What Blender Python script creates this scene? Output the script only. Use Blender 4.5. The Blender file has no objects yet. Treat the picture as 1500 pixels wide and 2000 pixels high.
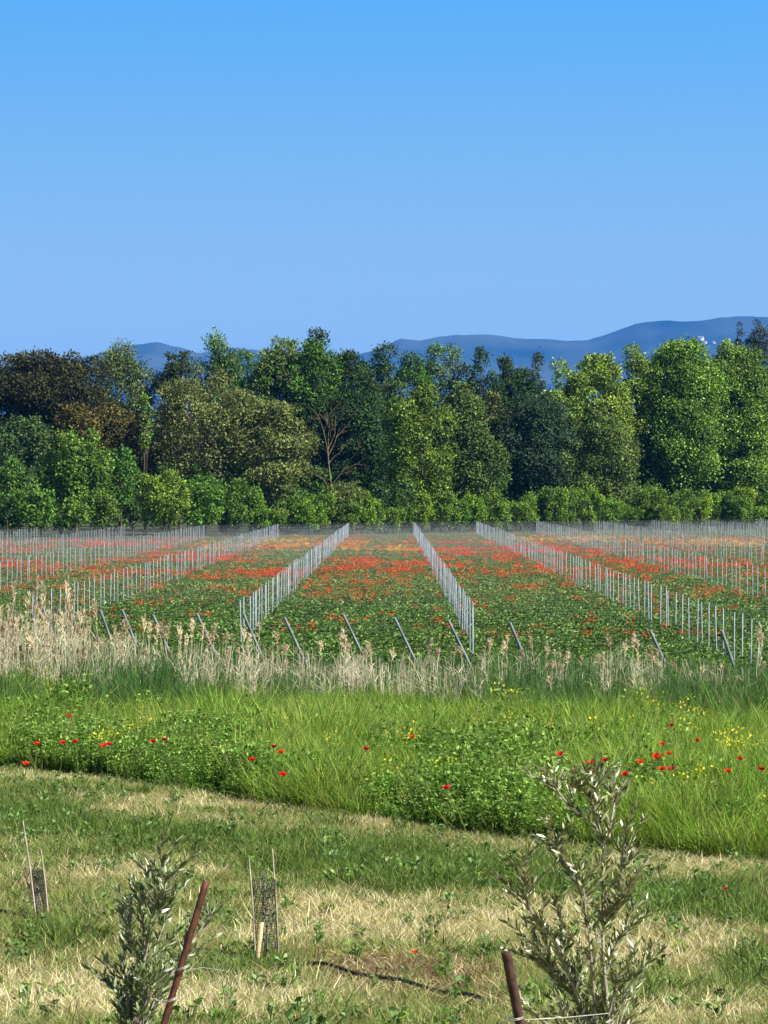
import bpy, math, random
import numpy as np
from mathutils import Vector

# ---------------------------------------------------------------- camera, light, exposure
F, VX, VY = 6500.0, 765.0, 960.0            # focal length and vanishing point in photograph pixels (1500 x 2000)
SC = bpy.context.scene
cam_d = bpy.data.cameras.new('camera'); cam = bpy.data.objects.new('camera', cam_d)
SC.collection.objects.link(cam); SC.camera = cam
cam.location = (0, 0, 0); cam.rotation_euler = (math.radians(90), 0, 0)
cam_d.sensor_fit = 'HORIZONTAL'; cam_d.sensor_width = 36.0; cam_d.lens = 36.0*F/1500
cam_d.shift_x = (750-VX)/1500; cam_d.shift_y = (VY-1000)/1500
cam_d.clip_start = 0.5; cam_d.clip_end = 60000

SUN_EL, SUN_AZ = math.radians(43), math.radians(-31)   # azimuth measured from +X (right of view), negative = behind camera
sdir = Vector((math.cos(SUN_EL)*math.cos(SUN_AZ), math.cos(SUN_EL)*math.sin(SUN_AZ), math.sin(SUN_EL)))
sun_d = bpy.data.lights.new('sun', 'SUN'); sun_d.energy = 5.0; sun_d.angle = math.radians(.5); sun_d.color = (1, .94, .82)
sun = bpy.data.objects.new('sun', sun_d); SC.collection.objects.link(sun)
sun.rotation_euler = sdir.to_track_quat('Z', 'Y').to_euler()

W = bpy.data.worlds.new('World'); SC.world = W; W.use_nodes = True
nt = W.node_tree; nt.nodes.clear()
def N(t, ty, **k):
    n = t.nodes.new(ty)
    for a, v in k.items(): setattr(n, a, v)
    return n
wo = N(nt, 'ShaderNodeOutputWorld'); bg = N(nt, 'ShaderNodeBackground'); bg.inputs['Strength'].default_value = .135
sky = N(nt, 'ShaderNodeTexSky', sky_type='NISHITA', sun_disc=False)
sky.sun_elevation = SUN_EL; sky.sun_rotation = math.pi/2-SUN_AZ
sky.air_density = 1.0; sky.dust_density = 0.0; sky.ozone_density = 3.0; sky.altitude = 0
tc = N(nt, 'ShaderNodeTexCoord'); sx = N(nt, 'ShaderNodeSeparateXYZ'); cx = N(nt, 'ShaderNodeCombineXYZ')
zm = N(nt, 'ShaderNodeMath', operation='MULTIPLY_ADD'); zm.inputs[1].default_value = 3.0; zm.inputs[2].default_value = .19
tint = N(nt, 'ShaderNodeMix', data_type='RGBA', blend_type='MULTIPLY'); tint.inputs[0].default_value = 1
ramp = N(nt, 'ShaderNodeValToRGB'); E_ = ramp.color_ramp.elements; E_[0].position = 0; E_[0].color = (.84, .50, .16, 1)
E_[1].position = .147; E_[1].color = (.255, .52, .52, 1); e_ = E_.new(.3); e_.color = (.13, .135, .14, 1)     # paler towards the horizon, bluer above; unseen sky overhead darkened to cut fill light
dbl = N(nt, 'ShaderNodeVectorMath', operation='SCALE'); dbl.inputs['Scale'].default_value = 2.0
nt.links.new(tc.outputs['Generated'], sx.inputs[0])
nt.links.new(sx.outputs[0], cx.inputs[0]); nt.links.new(sx.outputs[1], cx.inputs[1])
nt.links.new(sx.outputs[2], zm.inputs[0]); nt.links.new(zm.outputs[0], cx.inputs[2])
nt.links.new(cx.outputs[0], sky.inputs[0]); nt.links.new(sky.outputs[0], tint.inputs[6]); nt.links.new(sx.outputs[2], ramp.inputs[0]); nt.links.new(ramp.outputs[0], dbl.inputs[0]); nt.links.new(dbl.outputs[0], tint.inputs[7])
nt.links.new(tint.outputs[2], bg.inputs[0]); nt.links.new(bg.outputs[0], wo.inputs[0])

SC.view_settings.view_transform = 'Standard'; SC.view_settings.look = 'None'
SC.view_settings.exposure = 1.34; SC.view_settings.gamma = 1.0
try:
    SC.cycles.max_bounces = 6; SC.cycles.diffuse_bounces = 3; SC.cycles.transmission_bounces = 3
    SC.cycles.transparent_max_bounces = 8; SC.cycles.volume_bounces = 0
except Exception: pass

# ---------------------------------------------------------------- helpers
random.seed(7); R = np.random.RandomState(11)
def link(o): SC.collection.objects.link(o); return o
def tag(o, label=None, cat=None, group=None, kind=None):
    if label: o['label'] = label
    if cat: o['category'] = cat
    if group: o['group'] = group
    if kind: o['kind'] = kind
    return o
def empty(name, loc, rz=0):
    o = bpy.data.objects.new(name, None); o.location = loc; o.rotation_euler = (0, 0, rz); o.empty_display_size = .2
    return link(o)
def copy_tree(o, parent=None):
    c = o.copy(); link(c)
    if parent is not None: c.parent = parent
    for ch in [x for x in bpy.data.objects if x.parent == o]: copy_tree(ch, c)
    return c

def np_mesh(name, V, T, col=None, mat=None, smooth=False):
    """V (n,3); T (m,k) faces of k corners (k = 3 or 4), or a list of such arrays."""
    Ts = T if isinstance(T, list) else [T]
    Ts = [t for t in Ts if len(t)]
    me = bpy.data.meshes.new(name)
    V = np.asarray(V, np.float32)
    loops = np.concatenate([t.reshape(-1) for t in Ts]).astype(np.int32)
    tot = np.concatenate([np.full(len(t), t.shape[1]) for t in Ts]).astype(np.int32)
    start = np.concatenate([[0], np.cumsum(tot)[:-1]]).astype(np.int32)
    me.vertices.add(len(V)); me.vertices.foreach_set('co', V.ravel())
    me.loops.add(len(loops)); me.loops.foreach_set('vertex_index', loops)
    me.polygons.add(len(tot)); me.polygons.foreach_set('loop_start', start); me.polygons.foreach_set('loop_total', tot)
    if smooth: me.polygons.foreach_set('use_smooth', np.ones(len(tot), bool))
    if col is not None:
        a = me.color_attributes.new('col', 'FLOAT_COLOR', 'POINT')
        c = np.ones((len(V), 4), np.float32); c[:, :3] = col; a.data.foreach_set('color', c.ravel())
    if mat: me.materials.append(mat)
    me.update(calc_edges=True); me.validate()
    return me
class MB:
    """collects vertex/face arrays for ONE mesh"""
    def __init__(s): s.V=[]; s.Q=[]; s.T=[]; s.C=[]; s.n=0
    def add(s, V, F_, C=(1,1,1)):
        V = np.asarray(V, float); F_ = np.asarray(F_, int)
        if len(V) == 0: return
        C = np.asarray(C, float)
        if C.ndim == 1: C = np.tile(C, (len(V), 1))
        (s.Q if F_.shape[1] == 4 else s.T).append(F_+s.n); s.V.append(V); s.C.append(C); s.n += len(V)
    def mesh(s, name, mat, smooth=False):
        return np_mesh(name, np.concatenate(s.V), [np.concatenate(x) for x in (s.Q, s.T) if x], np.concatenate(s.C), mat, smooth)
    def build(s, name, mat, parent=None, smooth=False, loc=None):
        o = bpy.data.objects.new(name, s.mesh(name, mat, smooth)); link(o)
        if parent is not None: o.parent = parent
        if loc is not None: o.location = loc
        return o
def nrm(a): return a/np.maximum(np.linalg.norm(a, axis=-1, keepdims=True), 1e-9)
def tube(P, r, sides=6, cap=True):
    P = np.asarray(P, float); n = len(P); r = np.broadcast_to(np.asarray(r, float), (n,))
    d = nrm(np.gradient(P, axis=0)); ref = np.array([0, 1, 0.]) if abs(d[:, 2]).mean() > .6 else np.array([0, 0, 1.])
    u = nrm(np.cross(d, ref)); v = np.cross(d, u)
    a = np.arange(sides)*2*np.pi/sides
    V = P[:, None]+r[:, None, None]*(np.cos(a)[None, :, None]*u[:, None]+np.sin(a)[None, :, None]*v[:, None])
    i = np.arange(n-1)[:, None]*sides; j = np.arange(sides)[None]; k = (j+1) % sides
    Fq = np.stack([i+j, i+k, i+sides+k, i+sides+j], -1).reshape(-1, 4)
    return V.reshape(-1, 3), Fq
def add_tube(mb, P, r, sides=6, C=(1,1,1)):
    V, Fq = tube(P, r, sides); mb.add(V, Fq, C)
    n = len(P); V = np.vstack([V[-sides:], np.asarray(P[-1])[None]])
    mb.add(V, np.array([[i, (i+1) % sides, sides] for i in range(sides)]), C)
def leaf_quads(mb, P, D, L, Wd, C, nhint=None, fold=.0):
    """diamond leaves: P base, D unit tip direction"""
    n = len(P); L = np.broadcast_to(L, (n,))[:, None]; Wd = np.broadcast_to(Wd, (n,))[:, None]
    h = R.normal(size=(n, 3)) if nhint is None else nhint
    s = nrm(np.cross(D, h)); nn = np.cross(s, D)
    V = np.stack([P, P+D*L*.5+s*Wd*.5+nn*fold*Wd, P+D*L, P+D*L*.5-s*Wd*.5+nn*fold*Wd], 1).reshape(-1, 3)
    Fq = np.arange(4*n).reshape(n, 4)
    mb.add(V, Fq, np.repeat(C, 4, 0) if np.ndim(C) == 2 else C)
def blades(mb, base, az, h, w, lean, cur, C0, C1, seg=3):
    """curved tapering blades; base (n,3)"""
    n = len(base); t = np.linspace(0, 1, seg+1)[None]
    dx = np.cos(az)[:, None]; dy = np.sin(az)[:, None]
    out = h[:, None]*(lean[:, None]*t+cur[:, None]*t**2); up = h[:, None]*(t-.35*np.abs(cur[:, None])*t**2)
    X = base[:, 0:1]+dx*out; Y = base[:, 1:2]+dy*out; Z = base[:, 2:3]+up
    P = np.stack([X, Y, Z], -1)
    fa = R.uniform(0, 2*np.pi, n); s = np.stack([np.cos(fa), np.sin(fa), np.zeros(n)], -1)[:, None]
    wd = (w[:, None]*(1-t**1.6*.95)*.5)[..., None]
    A = P-s*wd; B = P+s*wd
    V = np.stack([A, B], 2).reshape(-1, 3)
    k = 2*(seg+1); b = (np.arange(n)*k)[:, None, None]; i = (np.arange(seg)*2)[None, :, None]
    Fq = (b+i+np.array([0, 1, 3, 2])[None, None]).reshape(-1, 4)
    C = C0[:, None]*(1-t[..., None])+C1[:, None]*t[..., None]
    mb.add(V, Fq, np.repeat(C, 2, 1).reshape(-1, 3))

# value noise
_G = R.rand(64, 64)
def noise2(x, y):
    xi = np.floor(x).astype(int); yi = np.floor(y).astype(int); fx = x-xi; fy = y-yi
    fx = fx*fx*(3-2*fx); fy = fy*fy*(3-2*fy); g = lambda a, b: _G[a % 64, b % 64]
    return (g(xi, yi)*(1-fx)+g(xi+1, yi)*fx)*(1-fy)+(g(xi, yi+1)*(1-fx)+g(xi+1, yi+1)*fx)*fy
def fbm(x, y, o=3):
    s = 0; a = .5; t = 0
    for k in range(o): s = s+a*noise2(x*2**k+17*k, y*2**k+31*k); t += a; a *= .5
    return s/t

# ground profile: Y distance -> height below the camera
GD = np.array([0, 8, 12, 16, 19, 22, 28, 34, 40, 50, 60, 72, 90, 97, 130, 600, 2500, 6000, 30000.])
GZ = -np.array([2.3, 2.5, 2.6, 2.85, 3.0, 3.2, 3.4, 3.55, 3.7, 3.95, 4.2, 4.5, 5.6, 6.0, 6.0, 6.0, 8, 12, 20.])
def zg(y): return np.interp(y, GD, GZ)
def to_px(x, y, z): return VX+F*x/y, VY-F*z/y
def at(px, py, y): return Vector(((px-VX)*y/F, y, (VY-py)*y/F))
def solveY(py, h=0.0, lo=12, hi=440):
    """distance at which a point h above the ground shows at image row py"""
    for _ in range(60):
        m = (lo+hi)/2
        if VY-F*(zg(m)+h)/m > py: lo = m
        else: hi = m
    return (lo+hi)/2
def ground_at(px, py, h=0.0):
    y = solveY(py, h); return (px-VX)*y/F, y

# ---------------------------------------------------------------- materials
def new_mat(name):
    m = bpy.data.materials.new(name); m.use_nodes = True; m.node_tree.nodes.clear(); return m, m.node_tree
def leaf_mat(name, trans=.35, rough=.5, vary=.35, spec=.35, tcol=(1.25, 1.25, .55)):
    m, t = new_mat(name); o = N(t, 'ShaderNodeOutputMaterial')
    at_ = N(t, 'ShaderNodeAttribute', attribute_name='col'); oi = N(t, 'ShaderNodeObjectInfo')
    mr = N(t, 'ShaderNodeMapRange'); mr.inputs[3].default_value = 1-vary; mr.inputs[4].default_value = 1+vary
    hs = N(t, 'ShaderNodeHueSaturation'); mh = N(t, 'ShaderNodeMapRange'); mh.inputs[3].default_value = .485; mh.inputs[4].default_value = .515
    mt = N(t, 'ShaderNodeMath', operation='FRACT'); ml = N(t, 'ShaderNodeMath', operation='MULTIPLY'); ml.inputs[1].default_value = 7.31
    t.links.new(oi.outputs['Random'], mr.inputs[0]); t.links.new(oi.outputs['Random'], ml.inputs[0]); t.links.new(ml.outputs[0], mt.inputs[0])
    t.links.new(mt.outputs[0], mh.inputs[0]); t.links.new(mh.outputs[0], hs.inputs['Hue']); t.links.new(mr.outputs[0], hs.inputs['Value'])
    t.links.new(at_.outputs['Color'], hs.inputs['Color'])
    p = N(t, 'ShaderNodeBsdfPrincipled'); p.inputs['Roughness'].default_value = rough; p.inputs['Specular IOR Level'].default_value = spec
    tr = N(t, 'ShaderNodeBsdfTranslucent'); mc = N(t, 'ShaderNodeMix', data_type='RGBA', blend_type='MULTIPLY'); mc.inputs[0].default_value = 1
    mc.inputs[7].default_value = (*tcol, 1); mx = N(t, 'ShaderNodeMixShader'); mx.inputs[0].default_value = trans
    t.links.new(hs.outputs[0], p.inputs['Base Color']); t.links.new(hs.outputs[0], mc.inputs[6]); t.links.new(mc.outputs[2], tr.inputs[0])
    t.links.new(p.outputs[0], mx.inputs[1]); t.links.new(tr.outputs[0], mx.inputs[2]); t.links.new(mx.outputs[0], o.inputs[0])
    return m
def surf_mat(name, c1, c2, scale=8, rough=.7, metal=0, bump=.2, detail=6, stretch=(1,1,1), spec=.4, attr=False):
    m, t = new_mat(name); o = N(t, 'ShaderNodeOutputMaterial'); p = N(t, 'ShaderNodeBsdfPrincipled')
    tc = N(t, 'ShaderNodeTexCoord'); mp = N(t, 'ShaderNodeMapping'); mp.inputs['Scale'].default_value = stretch
    nz = N(t, 'ShaderNodeTexNoise'); nz.inputs['Scale'].default_value = scale; nz.inputs['Detail'].default_value = detail
    r = N(t, 'ShaderNodeValToRGB'); r.color_ramp.elements[0].position = .32; r.color_ramp.elements[1].position = .68
    r.color_ramp.elements[0].color = (*c1, 1); r.color_ramp.elements[1].color = (*c2, 1)
    b = N(t, 'ShaderNodeBump'); b.inputs['Strength'].default_value = bump; b.inputs['Distance'].default_value = .02
    t.links.new(tc.outputs['Object'], mp.inputs[0]); t.links.new(mp.outputs[0], nz.inputs[0]); t.links.new(nz.outputs[0], r.inputs[0])
    t.links.new(nz.outputs[0], b.inputs['Height']); t.links.new(b.outputs[0], p.inputs['Normal'])
    if attr:
        a = N(t, 'ShaderNodeAttribute', attribute_name='col'); mm = N(t, 'ShaderNodeMix', data_type='RGBA', blend_type='MULTIPLY'); mm.inputs[0].default_value = 1
        t.links.new(r.outputs[0], mm.inputs[6]); t.links.new(a.outputs['Color'], mm.inputs[7]); t.links.new(mm.outputs[2], p.inputs['Base Color'])
    else: t.links.new(r.outputs[0], p.inputs['Base Color'])
    p.inputs['Roughness'].default_value = rough; p.inputs['Metallic'].default_value = metal; p.inputs['Specular IOR Level'].default_value = spec
    t.links.new(p.outputs[0], o.inputs[0]); return m
M_leaf = leaf_mat('foliage', .2, .6, .10, .15)
M_grass = leaf_mat('grass_blade', .35, .6, .28, .15)
M_crop = leaf_mat('crop_leaf', .25, .5, .30, .2, (1.2, 1.25, .6))
M_straw = leaf_mat('straw', .25, .7, .22, .1, (1.1, 1.0, .8))
M_petal = leaf_mat('petal', .45, .6, .38, .2, (1.3, .6, .5))
M_olive = leaf_mat('olive_leaf', .12, .35, .15, .6, (1.2, 1.2, .6))
M_bark = surf_mat('bark', (.035, .028, .02), (.09, .075, .055), 3, .9, bump=.5, stretch=(1, 1, .25))
M_pale_bark = surf_mat('pale_twig', (.11, .08, .045), (.24, .18, .11), 4, .9, bump=.3)
M_olivebark = surf_mat('olive_bark', (.13, .115, .09), (.30, .28, .24), 30, .85, bump=.4)
M_steel = surf_mat('galvanised_steel', (.20, .235, .28), (.42, .47, .54), 2, .5, .35, .05)
M_post = surf_mat('weathered_steel', (.10, .12, .145), (.30, .34, .39), 2, .5, .3, .05)
M_wire = surf_mat('galvanised_wire', (.20, .23, .27), (.30, .34, .40), 5, .5, .4, .0)
M_rust = surf_mat('rusty_iron', (.02, .009, .006), (.11, .035, .018), 14, .75, .15, .5)
M_rustd = surf_mat('dark_rusty_iron', (.018, .009, .008), (.075, .035, .028), 18, .75, .15, .5)
M_wood = surf_mat('pale_wood', (.36, .24, .13), (.58, .44, .28), 20, .8, bump=.2, stretch=(1, 1, .1))
M_cane = surf_mat('weathered_cane', (.20, .17, .13), (.42, .37, .30), 15, .8, bump=.2)
M_hose = surf_mat('black_rubber', (.005, .005, .005), (.012, .012, .012), 30, .7, bump=.1)
M_net = surf_mat('dark_net', (.010, .010, .009), (.03, .026, .024), 30, .7, bump=.1)
M_tie = surf_mat('pale_wire', (.25, .27, .26), (.42, .44, .42), 40, .4, .3, .0)

# ---------------------------------------------------------------- image-derived ground zones (converted to world positions)
def blobsum(px, py, L):
    s = 0
    for cx_, cy_, rx, ry, a in L: s = s+a*np.exp(-((px-cx_)/rx)**2-((py-cy_)/ry)**2)
    return s
GREEN = [(60,1600,150,42,1.2),(320,1640,170,28,.9),(610,1685,150,34,.9),(850,1712,150,36,1.4),(1060,1725,110,40,1.1),(1350,1765,150,32,1.3),
         (1480,1795,90,30,1.1),(150,1545,120,14,.3),(110,1835,90,35,.7),(150,1700,30,15,.5),(700,1650,260,16,.15),(1480,1900,60,40,.6),(1330,1790,60,30,.6),(480,1930,60,22,.5)]
STRAW = [(280,1700,240,26,.9),(640,1780,170,34,1.3),(900,1815,150,40,1.1),(120,1950,260,50,1.0),(450,1970,170,40,1.1),(450,1568,260,14,1.2),(1330,1690,190,18,.9),
         (1200,1820,150,50,.8),(1300,1870,150,40,.9),(1300,1990,200,30,1.),(700,1830,300,20,.7),(780,1610,200,10,1.0),(150,1525,160,9,1.0)]
BARE = [(820,1905,200,34,1.75),(690,1880,70,22,.8),(330,1748,90,18,.8),(120,1745,90,16,.8),(1400,1895,90,22,.6),(560,1590,80,10,.8),(900,1640,200,10,.8),(950,1960,120,20,.8),(30,1730,60,10,1)]
EDGE_PX = [(-700,1445),(-300,1470),(0,1500),(200,1520),(400,1556),(640,1588),(850,1618),(1050,1640),(1250,1660),(1500,1682),(1900,1715),(2600,1760)]
_E = np.array([ground_at(a, b) for a, b in EDGE_PX])
def edgeY(x): return np.interp(x, _E[:, 0], _E[:, 1])+.5*(fbm(x*.8+5, x*0+2)-.5)*2

# ---------------------------------------------------------------- ground
def build_ground():
    ys = np.concatenate([np.arange(8, 60, .4), np.arange(60, 130, 2), np.arange(130, 520, 15), np.geomspace(520, 35000, 30)])
    xs = np.concatenate([-np.geomspace(15, 20000, 28)[::-1], np.arange(-14.5, 14.6, .4), np.geomspace(15, 20000, 28)])
    X, Y = np.meshgrid(xs, ys); near = np.clip(1-(Y-40)/40, 0, 1)
    Z = zg(Y)+near*.05*(fbm(X*.9, Y*.9)-.5)
    px, py = to_px(X, Y, Z)
    V = np.stack([X, Y, Z], -1).reshape(-1, 3); nx = len(xs)
    i = np.arange(len(ys)-1)[:, None]*nx+np.arange(nx-1)[None]
    Fq = np.stack([i, i+1, i+nx+1, i+nx], -1).reshape(-1, 4)
    soil = np.array([.10, .068, .04]); thatch = np.array([.26, .22, .12]); grn = np.array([.07, .10, .035]); field = np.array([.05, .07, .03])
    b = np.clip(blobsum(px, py, BARE), 0, 1)[..., None]; g = np.clip(blobsum(px, py, GREEN), 0, 1)[..., None]
    c = thatch*(1-g)+grn*g; c = c*(1-b)+soil*b
    e = (Y > edgeY(X))[..., None]; c = np.where(e, np.array([.045, .05, .025]), c); c = np.where((Y > 112)[..., None], field, c)  # soil and litter under the tall grass, darkened to deepen shade in its hollows
    m = surf_mat('earth', (.45, .45, .45), (1.25, 1.2, 1.15), 6, .95, bump=.6, attr=True, spec=.1)
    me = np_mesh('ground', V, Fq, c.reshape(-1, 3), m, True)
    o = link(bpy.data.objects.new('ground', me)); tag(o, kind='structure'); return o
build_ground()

# ---------------------------------------------------------------- instancer (stuff only)
_GN = {}
def source_collection(name, meshes):
    c = bpy.data.collections.new(name)
    for i, me in enumerate(meshes):
        c.objects.link(bpy.data.objects.new('%s_%02d' % (name, i), me))
    return c
def scatter(name, pts, rot, scl, idx, coll, label, cat):
    g = bpy.data.node_groups.new(name, 'GeometryNodeTree')
    g.interface.new_socket('Geometry', in_out='INPUT', socket_type='NodeSocketGeometry')
    g.interface.new_socket('Geometry', in_out='OUTPUT', socket_type='NodeSocketGeometry')
    gi = N(g, 'NodeGroupInput'); go = N(g, 'NodeGroupOutput'); iop = N(g, 'GeometryNodeInstanceOnPoints')
    ci = N(g, 'GeometryNodeCollectionInfo'); ci.inputs['Collection'].default_value = coll
    ci.inputs['Separate Children'].default_value = True; ci.inputs['Reset Children'].default_value = True
    def na(n, ty):
        a = N(g, 'GeometryNodeInputNamedAttribute', data_type=ty); a.inputs['Name'].default_value = n; return a
    a = na('idx', 'INT'); b = na('rot', 'FLOAT_VECTOR'); c = na('scl', 'FLOAT_VECTOR')
    iop.inputs['Pick Instance'].default_value = True
    g.links.new(gi.outputs[0], iop.inputs['Points']); g.links.new(ci.outputs[0], iop.inputs['Instance'])
    g.links.new(a.outputs[0], iop.inputs['Instance Index'])
    er = N(g, 'FunctionNodeEulerToRotation'); g.links.new(b.outputs[0], er.inputs[0]); g.links.new(er.outputs[0], iop.inputs['Rotation'])
    g.links.new(c.outputs[0], iop.inputs['Scale']); g.links.new(iop.outputs[0], go.inputs[0])
    me = bpy.data.meshes.new(name); n = len(pts); me.vertices.add(n); me.vertices.foreach_set('co', np.asarray(pts, np.float32).ravel())
    me.attributes.new('idx', 'INT', 'POINT').data.foreach_set('value', np.asarray(idx, np.int32))
    me.attributes.new('rot', 'FLOAT_VECTOR', 'POINT').data.foreach_set('vector', np.asarray(rot, np.float32).ravel())
    me.attributes.new('scl', 'FLOAT_VECTOR', 'POINT').data.foreach_set('vector', np.asarray(scl, np.float32).ravel())
    o = link(bpy.data.objects.new(name, me)); md = o.modifiers.new('scatter', 'NODES'); md.node_group = g
    return tag(o, label, cat, kind='stuff')
def rots(n, tilt=.15): return np.stack([R.normal(0, tilt, n), R.normal(0, tilt, n), R.uniform(0, 6.283, n)], -1)

def tuft(n, rad, h, hv, w, lean, cur, cols, seg=3, mat=None, name='tuft', extra=None):
    mb = MB(); a = R.uniform(0, 6.283, n); r = rad*np.sqrt(R.rand(n))
    base = np.stack([r*np.cos(a), r*np.sin(a), np.zeros(n)-.01], -1)
    az = a+R.normal(0, .8, n); hh = h*R.uniform(1-hv, 1+hv*.5, n)
    cols = np.array(cols, float); c = cols[R.randint(0, len(cols), n)]*R.uniform(.55, 1.4, (n, 1))
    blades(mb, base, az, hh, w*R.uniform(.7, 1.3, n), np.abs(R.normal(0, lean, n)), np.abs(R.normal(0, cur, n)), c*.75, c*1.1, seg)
    if extra: extra(mb)
    return mb.mesh(name, mat or M_grass)
def weed_mesh(n, rad, h, L, cols, name='weed', stems=6, mat=None):
    """leafy clump: leaves carried on short stems"""
    mb = MB(); cols = np.array(cols, float)
    for k in range(stems):
        a = random.uniform(0, 6.283); r = rad*random.random()
        p0 = np.array([r*.4*math.cos(a), r*.4*math.sin(a), 0]); p1 = np.array([r*math.cos(a), r*math.sin(a), h*random.uniform(.6, 1)])
        add_tube(mb, [p0, (p0+p1)/2+[0, 0, .05*h], p1], [.006, .004, .002], 3, cols[0]*.7)
        m = n//stems; t = R.uniform(.1, 1, m)[:, None]; P = p0*(1-t)+p1*t+R.normal(0, .08*rad, (m, 3))*[1, 1, .4]
        az = R.uniform(0, 6.283, m); el = R.uniform(-.3, .9, m); D = np.stack([np.cos(az)*np.cos(el), np.sin(az)*np.cos(el), np.sin(el)], -1)
        c = cols[R.randint(0, len(cols), m)]*R.uniform(.75, 1.25, (m, 1)); l = L*R.uniform(.6, 1.2, m)
        leaf_quads(mb, P, D, l, l*.5, c, nhint=np.array([0, 0, 1.])+R.normal(0, .5, (m, 3)), fold=.12)
    return mb.mesh(name, mat or M_grass)

G1, G2, G3 = (.095, .17, .028), (.15, .22, .045), (.055, .11, .022)
O1, O2 = (.20, .25, .08), (.14, .19, .055)
S1, S2, S3 = (.47, .41, .24), (.31, .27, .14), (.64, .58, .40)
B1 = (.14, .09, .05)

def build_mown():
    src = []
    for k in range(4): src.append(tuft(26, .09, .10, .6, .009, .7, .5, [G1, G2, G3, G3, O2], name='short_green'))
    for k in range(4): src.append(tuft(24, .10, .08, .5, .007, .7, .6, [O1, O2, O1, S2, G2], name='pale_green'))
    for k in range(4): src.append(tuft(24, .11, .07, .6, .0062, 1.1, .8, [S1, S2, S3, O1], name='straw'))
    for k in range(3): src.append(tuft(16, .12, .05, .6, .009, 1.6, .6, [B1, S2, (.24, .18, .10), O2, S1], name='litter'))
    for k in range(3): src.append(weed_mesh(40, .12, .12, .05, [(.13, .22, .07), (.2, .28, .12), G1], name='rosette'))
    coll = source_collection('mown_sources', src)
    n = 74000; Y = 14+38*R.rand(n)**1.0; hw = 1.0+.125*Y+.3; X = (R.rand(n)*2-1)*(hw+1.2)
    k = Y < edgeY(X)+.3; X, Y = X[k], Y[k]; n = len(X)
    px, py = to_px(X, Y, zg(Y)); nz = (fbm(X*1.6, Y*1.1)-.5)*1.3; nf = (R.rand(n)-.5)*.9
    g = blobsum(px, py, GREEN)+.15+nz+nf; s = blobsum(px, py, STRAW)+.08-nz+(R.rand(n)-.5)*.9; b = blobsum(px, py, BARE)-.1+(fbm(X*2+9, Y*2)-.5)+(R.rand(n)-.5)*.3
    o = np.full(n, .5)
    sc = np.stack([g, o, s, b], 1); sc[:, 0] -= .28; kd = sc.argmax(1)
    idx = np.choose(kd, [R.randint(0, 4, n), R.randint(4, 8, n), R.randint(8, 12, n), R.randint(12, 15, n)])
    wd = R.rand(n) < np.where(kd == 0, .035, .018); idx = np.where(wd, R.randint(15, 18, n), idx)
    s_ = R.uniform(.7, 1.35, n)*np.where(kd == 0, 1.0+.35*fbm(X, Y), 1)
    near_edge = np.clip((edgeY(X)-Y)/.8, 0, 1); s_ *= .6+.4*near_edge
    keep = ~((kd == 3) & (R.rand(n) < .4)); k = keep
    P = np.stack([X, Y, zg(Y)+.05*(fbm(X*.9, Y*.9)-.5)*np.clip(1-(Y-40)/40, 0, 1)], -1)
    scatter('mown_grass', P[k], rots(n)[k], np.stack([s_]*3, -1)[k], idx[k], coll, 'short mown grass, part green and part dried to straw, covering the foreground', 'grass')
build_mown()

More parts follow.
